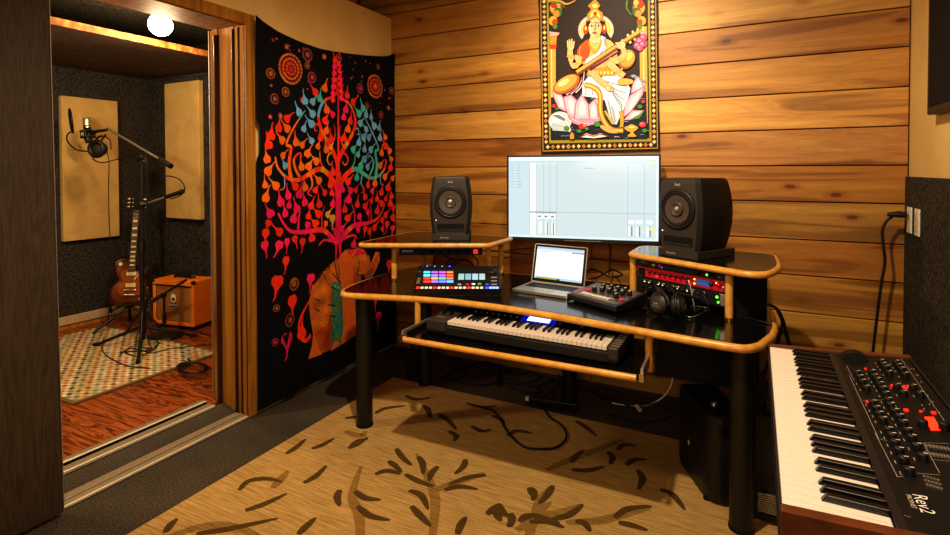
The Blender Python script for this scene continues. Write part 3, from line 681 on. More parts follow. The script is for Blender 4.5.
# ------------------------------------------------------------------ big monitor
def build_monitor():
    yaw = atan2(.18, .897); W, Hh = .922, .536
    r = thing('computer_monitor', 'large flat screen on the plank wall showing a pale music software window', 'monitor', (-.902, 3.155, .951), yaw)
    MB().box(-W/2, W/2, .003, .04, 0, Hh).build('housing', 'black', r, .004)
    b = MB(); e = .011
    for a in ((-W/2, W/2, 0, .022), (-W/2, W/2, Hh-e, Hh), (-W/2, -W/2+e, 0, Hh), (W/2-e, W/2, 0, Hh)): b.box(a[0], a[1], -.004, .004, a[2], a[3])
    b.build('bezel', 'black', r, .002)
    MB().box(-.10, .12, -.0052, -.003, .008, .011).build('bezel_glint', 'steel', r)  # pale strip imitates a reflection on the bottom bezel
    x0, z0 = -W/2+e, .022; w, h = W-2*e, Hh-e-.022; b = MB(); lay = [0]
    def R(u0, u1, v0, v1, c, k=1.0, y=None):
        lay[0] += 1; yy = .0028-.00002*lay[0]
        b.poly([(x0+w*u0, yy, z0+h*v0), (x0+w*u1, yy, z0+h*v0), (x0+w*u1, yy, z0+h*v1), (x0+w*u0, yy, z0+h*v1)], 0, hx(c, k))
    R(0, 1, 0, 1, 'c3d2d4'); R(0, 1, .955, 1, 'd4e8f4'); R(0, 1, .0, .025, 'cfe0ea'); R(0, .14, .03, .93, 'bccdd2'); R(.0, .985, .925, .955, 'b9cbd0')
    R(.145, .985, .025, .93, 'c0ced0'); R(.15, .195, .03, .93, 'e0e4e2'); R(.145, .148, .03, .94, '8fa0a6'); R(.335, .775, .04, .9, 'bfcccd')
    for u in (.195, .245, .29, .335, .805, .91): R(u, u+.0022, .03, .92, '97a5a8')
    for u0, u1, c in ((.2, .245, 'e4e08a'), (.25, .29, 'cfe0b0'), (.295, .335, 'e0e090'), (.80, .90, '9fe0d8'), (.93, .98, 'f0e890')): R(u0, u1, .915, .927, c)
    R(.15, .985, .318, .322, '7f8b8d'); R(.15, .335, .31, .32, '6f7b7d')
    R(.36, .93, .79, .792, 'aab8ba'); R(.52, .59, .855, .862, '98a6a8'); R(.245, .45, .975, .98, 'e8e070')
    for u in (.2, .245, .29): R(u, u+.038, .235, .29, 'f2f0e8'); R(u+.006, u+.03, .25, .275, '8b9698')
    for u in (.165, .21, .255, .3): R(u, u+.028, .05, .2, 'd8dcd8')
    for u in (.272, .312): R(u, u+.005, .04, .19, '4a5456')
    for u, c in ((.83, '4a5660'), (.88, '46525a'), (.945, '3a464e')): R(u, u+.006, .05, .17, c); R(u-.02, u-.006, .05, .16, 'dfe6e4'); R(u-.02, u+.02, .2, .24, 'dfe6e2')
    R(.945, .975, .13, .16, 'e8e060'); R(.975, .99, .06, .1, 'd8e860')
    rr = random.Random(4)
    for k in range(9): R(.06, .06+rr.uniform(.015, .035), .90-.035*k, .907-.035*k, '93a3a9'); R(.015, .04, .90-.035*k, .907-.035*k, 'a5b4b8')
    R(.985, 1, .03, .95, 'd6e6f0')
    b.build('display', 'screen', r)
    MB().box(-.08, .08, .04, .075, .18, .36).box(-.03, .03, .07, .2, .24, .30).build('wall_bracket', 'black', r)
build_monitor()

# ------------------------------------------------------------------ laptop
def build_laptop():
    yaw = radians(-6); r = thing('laptop', 'open silver laptop with a white lit screen, on the desk under the monitor', 'laptop', (-1.098, 2.545, DZ), yaw)
    W, D = .316, .225; z = .002
    MB().prism(round_poly([(0, 0), (W, 0), (W, D), (0, D)], [.012]*4), z, z+.013).build('base', 'alu', r, .002)
    kb = MB().box(.022, W-.022, .105, .205, z+.0128, z+.0134, 1)
    for j in range(5):
        for i in range(13): kb.box(.025+i*.0206, .0425+i*.0206, .108+j*.0192, .1245+j*.0192, z+.0134, z+.0152)
    kb.build('keyboard', ['black', 'soft_black'], r); MB().box(.105, .211, .012, .085, z+.0131, z+.0136).build('trackpad', 'steel', r)
    a = radians(14); S = frame((0, D-.004, z+.012), (1, 0, 0), (0, sin(a), cos(a)), (0, -cos(a), sin(a)))
    lid = MB().prism(round_poly([(0, 0), (W, 0), (W, .216), (0, .216)], [.002, .002, .012, .012]), -.006, 0, T=S).build('lid', 'alu', r, .001)
    MB().box(.006, W-.006, .008, .211, 0, .0006, T=S).build('screen_bezel', 'soft_black', lid)
    b = MB(); x0, x1, y0, y1 = .018, W-.018, .024, .2; zz = [.0008]
    def R(u0, u1, v0, v1, c, k=1):
        zz[0] += .00003; b.poly([S @ Vector((x0+(x1-x0)*u, y0+(y1-y0)*v, zz[0])) for u, v in ((u0, v0), (u1, v0), (u1, v1), (u0, v1))], 0, hx(c, k))
    R(0, 1, 0, 1, 'ccd8e8'); R(.0, 1, .95, 1, 'aebfd2'); R(0, 1, .9, .95, 'c2cdd6'); R(.0, 1, .08, .9, 'e9ecec'); R(.75, 1, .86, .9, '8a939c'); R(.03, .3, .84, .88, 'b8d0d8'); R(0, 1, 0, .06, 'a8c0d0')
    for k in range(7): R(.06, .5, .8-.07*k, .803-.07*k, 'd0d8da')
    R(.05, .5, -.0, .045, '7a8030'); R(.08, .48, .005, .035, 'c0c040', .7); R(.5, .55, 0, .04, '203010')
    b.build('display', 'screen', lid)
build_laptop()

# ------------------------------------------------------------------ pad groove box on its stand
def build_groovebox():
    yaw = radians(26.8); r = thing('groove_box', 'black groove box with glowing coloured pads tilted up on the desk under the left riser', 'groove box', (-1.512, 2.232, DZ), yaw)
    W, D = .452, .275; a = radians(14); S = frame((0, 0, .022), (1, 0, 0), (0, cos(a), sin(a)), (0, -sin(a), cos(a)))
    MB().box(0, W, 0, D, -.022, .018, T=S).build('chassis', 'black', r, .004)
    MB().box(.012, W-.012, .012, D-.008, .018, .0195, T=S).build('top_plate', 'black_matte', r)
    st = MB()
    for x in (.05, W-.05): st.tube([(x, .01, .003), (x, .25, .003), (x, .26, .07)], .006, 8)
    st.tube([(.05, .25, .004), (W-.05, .25, .004)], .006, 8); st.build('tilt_stand', 'black', r)
    def P(px, py): return S.inverted() @ (Matrix.Rotation(-yaw, 4, 'Z') @ (atp(px, py, Vector((-1.512, 2.232, DZ))+Matrix.Rotation(yaw, 3, 'Z') @ (S @ Vector((0, 0, .02))), Matrix.Rotation(yaw, 3, 'Z') @ S.to_3x3().col[2])-Vector((-1.512, 2.232, DZ))))
    pc = [['4060ff', '3a3ad0', '6a50ff', '4a40e0'], ['48b8e8', '9050d0', 'd040c8', 'e07028'], ['58d8f0', '8a70f0', 'b048d8', 'f05018'], ['e83020', 'f0a030', '30d890', 'f06030'], ['ff3018', 'a060e8', '6078f0', '58a8ff']]
    # pad field measured on the photograph
    for i in range(4):
        for j in range(1, 5):
            q = P(400+(180, 232, 283, 334)[i]/6.683, 225+(0, 317, 338, 358, 379)[j]/6.683)
            MB().cbox((q.x, q.y, .0215), (.036, .020, .006), 0, hx(pc[j][i]), S).build('pad', 'pad', r, .002, 1)
        q = P(400+(183, 233, 283, 332)[i]/6.683, 225+287/6.683); MB().cyl((q.x, q.y, .019), (q.x, q.y, .031), .009, .008, 14, T=S).build('encoder', 'black', r); MB().cbox((q.x, q.y-.004, .0315), (.006, .008, .001), T=S).build('encoder_light', 'led_b', r)
    for k in range(16):
        q = P(400+(119+28.4*k if k < 16 else 0)/6.683, 225+420/6.683); c = 'ff2818' if k % 4 == 0 and k < 13 else 'ffe2c0'
        MB().cbox((q.x, q.y, .021), (.0155, .0175, .005), 0, hx(c, 1.0 if k % 4 == 0 else .55), S).build('step_button', 'pad', r, .0015, 1)
    for k in range(4):
        q = P(400+(580, 605, 627, 649)[k]/6.683, 225+420/6.683); MB().cbox((q.x, q.y, .021), (.0155, .0175, .005), 0, hx('2040ff' if k == 0 else 'a8c0ff', 1.3 if k == 0 else .7), S).build('transport_button', 'pad', r, .0015, 1)
    a0, a1 = P(457.5, 280), P(485.5, 274)
    MB().box(a0.x-.008, a1.x+.01, a0.y-.006, a1.y+.012, .0195, .0215, T=S).build('screen_frame', 'soft_black', r)
    b = MB()
    for k in range(4):
        w = (a1.x-a0.x)/4; b.box(a0.x+w*k+.003, a0.x+w*(k+1)-.003, a0.y, a1.y, .0215, .0222, 0, hx(('a8d8d0', '98c8d0', 'b8e0e8', 'c0dcd8')[k], .8), S)
    b.build('display', 'screen', r)
    for k in range(4):
        q = P(461+7.6*k, 283); MB().cyl((q.x, q.y, .019), (q.x, q.y, .032), .008, .007, 14, T=S).build('encoder', 'black', r)
    for x, y, c in ((473.5, 284.2, 'ffffff'), (479.5, 284, '40e060'), (487, 284.5, '5060ff'), (459.5, 284.5, 'b0b0b0'), (467.5, 284.5, 'd04030')):
        q = P(x, y); MB().cbox((q.x, q.y, .021), (.018, .010, .004), 0, hx(c, .5), S).build('function_button', 'pad', r)
    q = P(492.5, 272.5); MB().lathe([(.026, .019), (.025, .034), (.02, .036), (0, .036)], 24, T=S @ Matrix.Translation((q.x, q.y, 0))).build('jog_dial', 'black', r); MB().ring((q.x, q.y, .034), .022, .0012, 24, 5, T=S).build('dial_ring', 'steel', r)
    for y in (277.5, 281, 284.5):
        q = P(494, y); MB().cbox((q.x, q.y, .0205), (.03, .008, .003), 0, hx('d8c8b0', .25), S).build('menu_button', 'pad', r)
    for y in (281,):
        q = P(418.5, y); MB().box(q.x-.009, q.x+.009, q.y-.03, q.y+.04, .0195, .0205, T=S).build('touch_strip', 'steel', r)
    q = P(419.5, 272.5); MB().cyl((q.x, q.y, .019), (q.x, q.y, .03), .008, n=14, T=S).build('volume_knob', 'chrome', r)
build_groovebox()

# ------------------------------------------------------------------ analogue drum box with white step keys
def build_drum():
    yaw = radians(-27.4); r = thing('drum_machine', 'dark drum machine with black knobs and white step buttons beside the laptop', 'drum machine', (-.782, 2.494, DZ), yaw)
    W, D = .305, .215; hz = lambda y: .034+.14*y
    b = MB(); v = [(0, 0, .008), (W, 0, .008), (W, D, .008), (0, D, .008), (0, 0, hz(0)), (W, 0, hz(0)), (W, D, hz(D)), (0, D, hz(D))]
    b.add(v, [(3, 2, 1, 0), (4, 5, 6, 7), (0, 1, 5, 4), (1, 2, 6, 5), (2, 3, 7, 6), (3, 0, 4, 7)]); b.build('chassis', 'black', r, .004)
    a = math.atan(.14); S = frame((0, 0, .0345), (1, 0, 0), (0, cos(a), sin(a)), (0, -sin(a), cos(a)))
    MB().box(.012, W-.012, .016, D-.008, 0, .0012, T=S).build('top_plate', 'cone', r)
    for x, y in ((.09, .10), (.125, .115), (.165, .12), (.205, .115), (.235, .13), (.265, .145), (.10, .155), (.14, .165), (.18, .165), (.22, .17), (.235, .085)):
        k = MB().lathe([(.0125, 0), (.012, .018), (.010, .022), (0, .022)], 16, T=S @ Matrix.Translation((x, y, .001))).build('knob', 'black', r)
        MB().cbox((x, y+.002, .0238), (.005, .015, .0012), T=S).build('pointer', 'white', k)
    for i in range(8): MB().cbox((.068+.0215*i, .045, .004), (.0155, .02, .006), 0, T=S).build('step_button', 'white', r, .0015, 1)
    for x, y in ((.058, .093), (.275, .075)): MB().cyl((x, y, .001), (x, y, .007), .011, n=18, T=S).build('round_button', 'red_metal', r)
    MB().box(.018, .028, .03, .12, .0012, .002, T=S).build('red_stripe', 'red_metal', r)
    MB().box(.05, .245, .064, .066, .0012, .002, T=S).box(.05, .245, .028, .0295, .0012, .002, T=S).build('panel_lines', 'white', r)
    for x in (.03, W-.03):
        for y in (.03, D-.03): MB().cyl((x, y, 0), (x, y, .01), .009, n=12).build('foot', 'rubber', r)
build_drum()

# ------------------------------------------------------------------ headphones on the desk
def build_headphones():
    r = thing('desk_headphones', 'black closed headphones resting on the desk in front of the red rack unit', 'headphones', (-.325, 2.44, DZ), radians(-30))
    def cup(x, y, ang, nm):
        n = Vector((sin(ang), -cos(ang), .18)).normalized(); e1 = Vector((cos(ang), sin(ang), 0)); T = frame((x, y, .052), e1, n.cross(e1)*1.0, n)
        MB().lathe([(.0, -.026), (.034, -.026), (.047, -.018), (.049, -.008), (.046, 0)], 32, T=T).build('ear_cushion', 'rubber', r)
        c = MB().lathe([(.046, -.002), (.048, .012), (.043, .022), (.025, .027), (0, .028)], 32, T=T).build('ear_cup', 'black', r)
        MB().lathe([(.036, .0235), (.034, .027), (.02, .0282), (.0, .0285)], 32, T=T).build('cup_plate', 'baffle', c)
        MB().text('audio', .012, T @ Matrix.Translation((0, .004, .0292)), 0, hx('b8b0a0')).cbox((0, -.008, .0288), (.045, .004, .001), 0, hx('6a625a'), T).build('logo', 'print', c)
        MB().tube([T @ Vector((.052*cos(t), .052*sin(t), .006)) for t in [pi*(.05+.9*k/14) for k in range(15)]], .0055, 8).build('yoke', 'black', r)
        return T
    T1 = cup(.008, -.03, radians(-4), 'a'); T2 = cup(.068, .012, radians(112), 'b')
    a = T1 @ Vector((0, .055, 0)); b = T2 @ Vector((0, .055, 0))
    hb = spline([a, (-.06, .05, .10), (-.075, .12, .075), (-.03, .175, .05), (.05, .165, .045), (.095, .12, .065), (.095, .07, .09), b], 6)
    MB().tube(hb, .0125, 10, squash=(.5, 1.2)).build('headband', 'black', r)
    MB().tube(spline([(-.05, -.03, .02), (-.09, -.02, .012), (-.11, .02, .006)], 5), .006, 8).build('cable_boot', 'rubber', r)
build_headphones()

# ------------------------------------------------------------------ rack gear under the right riser
def build_rack():
    ang = atan2(-.236, .443); o = (-.507, 2.718)
    u = Vector((cos(ang), sin(ang), 0)); v = Vector((-sin(ang), cos(ang), 0))
    def unit(name, label, z0, z1, mat, dep=.16):
        p = Vector((*o, 0))+u*.255+v*.006; r = thing(name, label, 'rack unit', (p.x, p.y, z0), ang)
        h = z1-z0; MB().box(-.215, .215, .004, dep, .0, h).build('chassis', 'black', r); MB().box(-.236, .236, -.002, .004, .0, h).build('faceplate', mat, r, .001); return r, h
    FT = lambda x, z, y=-.0025: frame((x, y, z), (1, 0, 0), (0, 0, 1), (0, -1, 0))
    def knob(r, x, z, R=.007, mat='black', L=.012): return MB().lathe([(R, 0), (R*.93, L), (0, L)], 16, T=FT(x, z)).build('knob', mat, r)
    def led(r, x, z, mat, R=.0028): MB().cyl((x, -.0035, z), (x, -.0015, z), R, n=10).build('indicator_light', mat, r)
    r, h = unit('preamp_unit', 'black rack preamp with a green light, topmost unit under the right riser shelf', .917, .955, 'black')
    MB().text('Presonus', .008, FT(-.195, h*.6), 0, hx('d0c8bc')).text('D8', .009, FT(.20, h*.3), 0, hx('d0c8bc')).build('logo', 'print', r)
    for x, m in ((-.13, 'steel'), (-.095, 'red_metal'), (.10, 'black')): knob(r, x, h*.45, .009, m)
    led(r, -.09, h*.3, 'led_b'); led(r, .095, h*.35, 'led_b'); led(r, .142, h*.35, 'led_g', .005); MB().cbox((.165, -.003, h*.45), (.024, .003, .02)).build('meter_window', 'soft_black', r)
    r, h = unit('audio_interface', 'red rack audio interface with a row of small knobs and blue display', .869, .915, 'red_metal')
    MB().cbox((-.205, -.0028, h*.45), (.04, .003, h*.8)).build('jack_recess', 'soft_black', r)
    for k in range(8): knob(r, -.155+.0285*k, h*.62, .0068)
    led(r, .082, h*.7, 'led_a', .004); led(r, .082, h*.28, 'led_a', .004); led(r, .186, h*.72, 'led_a', .0035)
    MB().cbox((.122, -.003, h*.5), (.062, .003, .026)).build('display', 'disp_lcd', r)
    knob(r, .166, h*.55, .008); knob(r, .2, h*.62, .009, 'red_metal'); knob(r, .222, h*.45, .006, 'steel')
    MB().text('Red', .012, FT(-.12, h*.25), 0, hx('f0e0d0')).build('logo', 'print', r)
    r, h = unit('patch_bay', 'black rack patch bay with cables plugged in, lowest unit under the right riser shelf', .80, .867, 'black')
    for k in range(14): MB().lathe([(.009, 0), (.009, .004), (.0055, .005), (.0055, .001), (0, .001)], 14, T=FT(-.21+.026*k, h*.7)).build('jack', 'chrome' if k % 3 else 'black', r)
    for k in range(7): knob(r, -.2+.05*k, h*.28, .008)
    led(r, .19, h*.62, 'led_g', .006); led(r, .196, h*.3, 'led_g', .005); MB().cbox((.219, -.003, h*.5), (.03, .003, .05)).build('switch_plate', 'steel', r, .001)
    def W(x, z, y): q = Vector((*o, 0))+u*(.255+x)+v*(.006+y); return Vector((q.x, q.y, z))
    R = random.Random(8)
    for k, (x, lab, mat) in enumerate(((-.215, 'black patch cable looping out of the leftmost jack of the patch bay', 'rubber'), (-.12, 'black patch cable drooping in front of the middle of the patch bay', 'rubber'), (-.03, 'black patch cable hanging behind the headphones from the patch bay', 'rubber'), (.06, 'grey patch cable arching up beside the display of the red interface', 'steel'), (.13, 'black patch cable nearest the right shelf post on the patch bay', 'rubber'))):
        up = .05 if k in (0, 3) else .0
        cable('patch_cable', [W(x, .846, -.002), W(x+.005, .85+up*.6, -.035), W(x+.025, .85+up, -.05), W(x+.05, .82, -.055), W(x+.055, .775, -.05), W(x+.04, .762, -.02), W(x+.02, .762, .05)], .0035, lab, mat)
    cable('desk_cable', [at(x, y, Z=DZ+.004) for x, y in ((619, 300), (628, 298), (641, 297), (652, 298.5))], .003, 'orange red cable crossing the desk between drum machine and rack', 'red_metal')
    cable('desk_cable', [at(x, y, Z=DZ+.004) for x, y in ((683, 312), (686, 316), (692, 317), (700, 314), (709, 309), (700, 306.5), (690, 306))], .003, 'pale grey cable loop lying on the desk right beside the headphones', 'steel')
    cable('desk_cable', [at(x, y, Z=DZ+.004) for x, y in ((727, 318), (736, 316.5), (750, 318.5), (766, 323))]+[at(783, 332, Y=2.5), at(788, 345, Y=2.55)], .0035, 'thin cable from the shelf post running off the right end of the desk')
build_rack()

# ------------------------------------------------------------------ power strip under the left riser
def build_strip():
    u = Vector((.885, .465, 0)); v = Vector((-.465, .885, 0)); o = Vector((-1.825, 2.506, 0))+v*.02
    p = o+u*.27; r = thing('rack_power_strip', 'long black power strip with a lit red switch under the left riser shelf', 'power strip', (p.x, p.y, RZ-.03-.058), atan2(.465, .885))
    MB().box(-.245, .245, 0, .09, 0, .049).build('case', 'black', r, .002)
    MB().box(-.243, .243, -.003, 0, 0, .037).build('faceplate', 'black_matte', r)
    MB().text('XDION', .019, frame((-.195, -.0035, .024), (1, 0, 0), (0, 0, 1), (0, -1, 0)), 0, hx('ffffff')).build('logo', 'print', r)
    MB().cbox((.205, -.005, .021), (.024, .005, .022)).build('rocker_switch', 'led_r', r, .002)
    for k in range(6): MB().cbox((-.1+.05*k, -.0035, .018), (.03, .002, .02)).build('blank_cover', 'soft_black', r)
    mk = lambda name, pts, lab, rr=.004: cable(name, pts, rr, lab)
    a = [at(x, y, Y=2.80) for x, y in ((434, 254), (434, 262), (433, 271))]; mk('hanging_cable', a, 'black cable hanging straight down behind the groove box')
    mk('hanging_cable', [at(x, y, Y=2.82) for x, y in ((441, 254), (449, 258), (458, 262), (452, 266), (447, 262), (456, 259), (466, 260), (473, 265), (476, 271))], 'black cables crossing in a loop behind the groove box')
    mk('hanging_cable', [at(x, y, Y=2.78) for x, y in ((471, 254), (475, 258), (478, 262), (477, 267))], 'short black cable below the lit red switch')
    mk('hanging_cable', [at(x, y, Y=2.86) for x, y in ((447, 268), (455, 262), (463, 260), (470, 262), (474, 270))], 'black cable arching behind the groove box in front of the planks')
    mk('wall_cable', [at(x, y, Y=3.34) for x, y in ((490, 250), (505, 251), (520, 249), (540, 247))], 'thin black cable from the left riser towards the back of the monitor', .003)
    mk('wall_cable', [at(x, y, Y=3.30) for x, y in ((609.5, 243), (610, 255), (609, 275))], 'black monitor cable hanging down the plank wall behind the laptop', .004)
    mk('wall_cable', [at(x, y, Z=DZ+.006) for x, y in ((585, 273), (592, 269), (602, 273), (610, 277), (622, 275), (612, 270), (598, 277), (588, 279))], 'loose black cable loops on the desk behind the drum machine', .005)
build_strip()

# ------------------------------------------------------------------ keys helper
def keys(parent, x0, z, n_white, w, L, wh=.018, first=0, along=1, T=None, lip=True):
    """white and black keys of a keyboard, each a part; keys share two meshes"""
    T = T or Matrix.Identity(4)
    pat = [1, 1, 0, 1, 1, 1, 0]
    wm = MB().box(.0006, w-.0006, 0, L, -wh, 0).build('white_key', 'key_white', parent, .0012, 2)
    b = MB(); bw, bl, bh = w*.56, L*.63, .0115
    v = [(-bw/2, 0, -.004), (bw/2, 0, -.004), (bw/2, bl, -.004), (-bw/2, bl, -.004), (-bw*.38, .010, bh), (bw*.38, .010, bh), (bw*.38, bl, bh), (-bw*.38, bl, bh)]
    b.add(v, [(4, 5, 6, 7), (0, 1, 5, 4), (1, 2, 6, 5), (2, 3, 7, 6), (3, 0, 4, 7)]); bm = b.build('black_key', 'key_black', parent, .0015, 2)
    fw = fb = True
    for i in range(n_white):
        q = wm if fw else copy(wm, parent); fw = False; q.matrix_local = T @ Matrix.Translation((x0+i*w, 0, z))
        if i < n_white-1 and pat[(i+first) % 7]:
            k = bm if fb else copy(bm, parent); fb = False; off = {0: -.12, 1: .12, 3: -.15, 4: 0, 5: .15}[(i+first) % 7]*w*.5
            k.matrix_local = T @ Matrix.Translation((x0+(i+1)*w+off, L-bl, z))

# ------------------------------------------------------------------ midi keyboard in the tray
def build_midi():
    yaw = radians(-1.3); o = (-1.250, 2.132); z = .0
    r = thing('midi_keyboard', 'silver and black midi keyboard with a blue display on the pull-out desk tray', 'keyboard', (*o, .612), radians(-1.1))
    kw = .0209; n = 36; KW = kw*n
    MB().box(-.112, KW+.045, -.006, .30, .008, .052).build('chassis', 'black', r, .006)
    MB().box(-.003, KW+.003, -.008, .0, .010, .048).build('front_panel', 'black_matte', r, .003)
    MB().box(-.112, -.004, -.012, .17, .02, .074).build('left_block', 'baffle', r, .008, 3)
    rb = MB().box(KW+.004, KW+.048, -.012, .30, .02, .074).build('right_block', 'baffle', r, .008, 3)
    g = MB()
    for k in range(9): g.box(KW+.012, KW+.049, .01+.03*k, .018+.03*k, .074, .0765)
    g.build('grip_ridges', 'steel', rb)
    S = frame((0, .150, .062), (1, 0, 0), (0, cos(.26), sin(.26)), (0, -sin(.26), cos(.26)))
    MB().box(-.112, KW+.004, 0, .16, -.02, .006, T=S).build('control_panel', 'black', r, .004)
    keys(r, 0, .074, n, kw, .148)
    for x in (-.085, -.045): MB().cyl((x-.009, .10, .066), (x+.009, .10, .066), .024, n=24).build('wheel', 'rubber', r)
    MB().text('AXIOM', .014, frame((-.06, .045, .0748), (1, 0, 0), (0, 1, 0), (0, 0, 1)), 0, hx('d8d2c8')).build('logo', 'print', r)
    MB().box(.33, .44, .03, .085, .006, .009, T=S).build('display', 'disp_b', r, .001)
    MB().box(.300, .470, .015, .095, .005, .0075, T=S).build('display_glow', 'disp_rim', r)  # emissive surround imitates the blue glow spilling around the display
    for k in range(8): MB().lathe([(.009, 0), (.008, .014), (0, .014)], 14, T=S @ Matrix.Translation((.05+.032*k, .10, .006))).build('encoder', 'black', r); MB().cbox((.05+.032*k, .045, .0075), (.006, .006, .004), T=S).build('button', 'white', r, .001, 1); MB().cbox((.05+.032*k, .078, .0075), (.006, .006, .004), T=S).build('button', 'steel', r, .001, 1)
    for k in range(8):
        for j in range(2): MB().cbox((.49+.034*k, .045+.05*j, .008), (.016, .014, .005), T=S).build('drum_pad', 'black_matte' if (k+j) % 3 else 'steel', r, .001, 1)
    for x in (.05, KW-.1):
        for y in (.05, .25): MB().cyl((x, y, 0), (x, y, .01), .012, n=12).build('foot', 'rubber', r)
build_midi()
# ================================================================== SYNTHESIZER ON ITS STAND
def build_synth():
    yaw = radians(-90.74); o = Vector((.0655, 1.822, .775)); r = thing('synthesizer', 'large black analogue synthesizer with walnut end cheeks and rows of knobs beside the carpeted wall', 'synthesizer', o, yaw)
    kw = .02367; n = 36; KW = kw*n; L = .146; KZ = .085
    RM = Matrix.Translation(o) @ Matrix.Rotation(yaw, 4, 'Z')
    a = math.atan(.07); S = frame((0, L+.004, KZ+.004), (1, 0, 0), (0, cos(a), sin(a)), (0, -sin(a), cos(a))); PD = .180
    def prof(y): return KZ+.006+max(0, y-L)*.07
    MB().box(-.001, KW+.001, -.004, .333, 0, .05).build('chassis', 'black', r)
    MB().box(-.001, KW+.001, -.004, -.001, .002, KZ-.012).build('key_slip', 'black', r, .002)
    MB().box(-.0, KW, -.002, PD, -.02, 0, T=S).build('control_panel', 'synth_panel', r)
    MB().box(0, KW, -.003, .012, 0, .003, T=S).build('panel_rail', 'black', r, .001)
    for x0, x1 in ((-.024, -.001), (KW+.001, KW+.024)):
        P = [(-.003, -.004), (.34, -.004), (.34, prof(.33)+.004), (L, prof(L)+.003), (-.003, KZ+.002)]
        MB().prism(P, x0, x1, T=frame((0, 0, 0), (0, 1, 0), (0, 0, 1), (1, 0, 0))).build('end_cheek', 'walnut', r, .003)
    MB().box(-.001, KW+.001, .333, .339, 0, prof(.333)+.001).build('rear_panel', 'black', r, .002)
    keys(r, 0, KZ, n, kw, L, .02)
    Wp0 = RM @ (S @ Vector((0, 0, 0))); Wn = (RM @ S).to_3x3().col[2]; INV = (RM @ S).inverted()
    def P(x, y): q = INV @ atp(x, y, Wp0, Wn); return q.x, q.y
    A = lambda x, y: P(820+x/5.631, 345+(y+8)/5.631)
    B = lambda x, y: P(820+x/5.092, 430+(y+6)/5.092)
    kn = [A(*q) for q in ((210, 165), (225, 190), (240, 215), (262, 250), (295, 160), (308, 185), (325, 205), (340, 230), (355, 255), (372, 285), (385, 320), (345, 100), (358, 118), (372, 135), (390, 165), (430, 105), (445, 125), (460, 145), (480, 175), (435, 240), (470, 280), (525, 245), (565, 285), (298, 335), (318, 368), (337, 400), (355, 432), (400, 350), (425, 385), (450, 415), (470, 450), (495, 495))]
    kn += [B(*q) for q in ((350, 12), (368, 42), (385, 78), (405, 118), (428, 165), (455, 222), (470, 52), (495, 97), (525, 150))]
    km = None
    for x, y in kn:
        if not (0 < x < KW and .01 < y < PD): continue
        if km is None:
            km = MB().lathe([(.0085, 0), (.008, .011), (.0075, .013), (0, .0135)], 16).cbox((0, .004, .0138), (.0018, .007, .0006), 1).build('knob', ['rubber', 'white'], r); q = km
        else: q = copy(km, r)
        q.matrix_local = S @ Matrix.Translation((x, y, 0))
    for q in ((580, 455), (700, 470)):
        x, y = A(*q)
        if y > PD-.012: y = PD-.014
        MB().lathe([(.0095, 0), (.009, .013), (.0085, .015), (0, .015)], 20, T=S @ Matrix.Translation((x, y, 0))).build('main_knob', 'rubber', r)
    def quad(name, pts, mat, h=.0012):
        b = MB(); b.prism(pts, 0, h, T=S); return b.build(name, mat, r)
    quad('display', [A(684, 474), A(626, 474), A(588, 400), A(640, 400)], 'disp_r')
    for q in ((485, 362), (567, 369), (640, 377), (258, 129), (475, 232), (502, 230), (300, 145), (268, 240), (385, 280), (265, 315), (455, 268), (405, 222)):
        x, y = A(*q); MB().cyl((x, y, 0), (x, y, .003), .0042 if q[0] in (485, 640, 475, 502) else .0022, n=10, T=S).build('indicator_light', 'led_r', r)
    ln = MB()
    def line(p, q2, w=.0011):
        p, q2 = Vector((*p, 0)), Vector((*q2, 0)); d = (q2-p).normalized(); nn = Vector((-d.y, d.x, 0))*w/2
        ln.add([S @ (v+Vector((0, 0, .0006))) for v in (p+nn, p-nn, q2-nn, q2+nn)], [(0, 1, 2, 3)], 0, hx('8f887c'))
    gx = [.012, .20, .205, .36, .365, .60, .605, .80]
    for a0, a1 in ((A(165, 165), A(330, 520)), (A(330, 520), A(380, 535)), (A(300, 125), A(545, 535)), (A(380, 225), A(530, 215)), (A(240, 305), A(390, 302)), (A(150, 110), A(185, 180)), (A(450, 60), A(700, 420)), (B(280, 10), B(395, 235)), (B(395, 235), B(425, 230)), (B(495, 215), B(610, 225)), (B(525, 60), B(610, 215)), (B(525, 60), B(655, 65)), (B(570, 145), B(660, 155)), (B(430, 430), B(460, 440))): line(a0, a1)
    R = random.Random(12)
    for x, y in kn: line((x-.006, y-.0125), (x+.006, y-.0125), .0016)
    for k in range(22): x = R.uniform(.05, .5); y = R.uniform(.13, .18); line((x, y), (x+.008, y), .0018)
    ln.build('panel_print', 'print', r)
    bm = None
    for i in range(7):
        for j in range(2):
            p = B(540+19*i, 78+8*i*.35+40*j)
            if bm is None: bm = MB().cbox((0, 0, .0015), (.011, .0035, .003)).build('slot_button', 'steel', r); q = bm
            else: q = copy(bm, r)
            q.matrix_local = S @ Matrix.Translation((p[0], p[1], 0)) @ Matrix.Rotation(.1, 4, 'Z')
    bm = None
    for i in range(5):
        for j in range(3):
            p = B(530+18*i+8*j, 232+5*i+22*j)
            if bm is None: bm = MB().cbox((0, 0, .0012), (.003, .0035, .0024)).build('small_button', 'steel', r); q = bm
            else: q = copy(bm, r)
            q.matrix_local = S @ Matrix.Translation((p[0], p[1], 0))
    x, y = B(525, 372); MB().text('Rev2', .027, S @ Matrix.Translation((x, y, .0008)), 0, hx('d8d0c4')).build('logo', 'print', r)
    x, y = B(476, 362); MB().text('PROPHET', .0095, S @ Matrix.Translation((x, y-.003, .0008)), 0, hx('b8b0a4')).build('maker_lettering', 'print', r)
    p0, p1 = A(225, 95), A(262, 95)
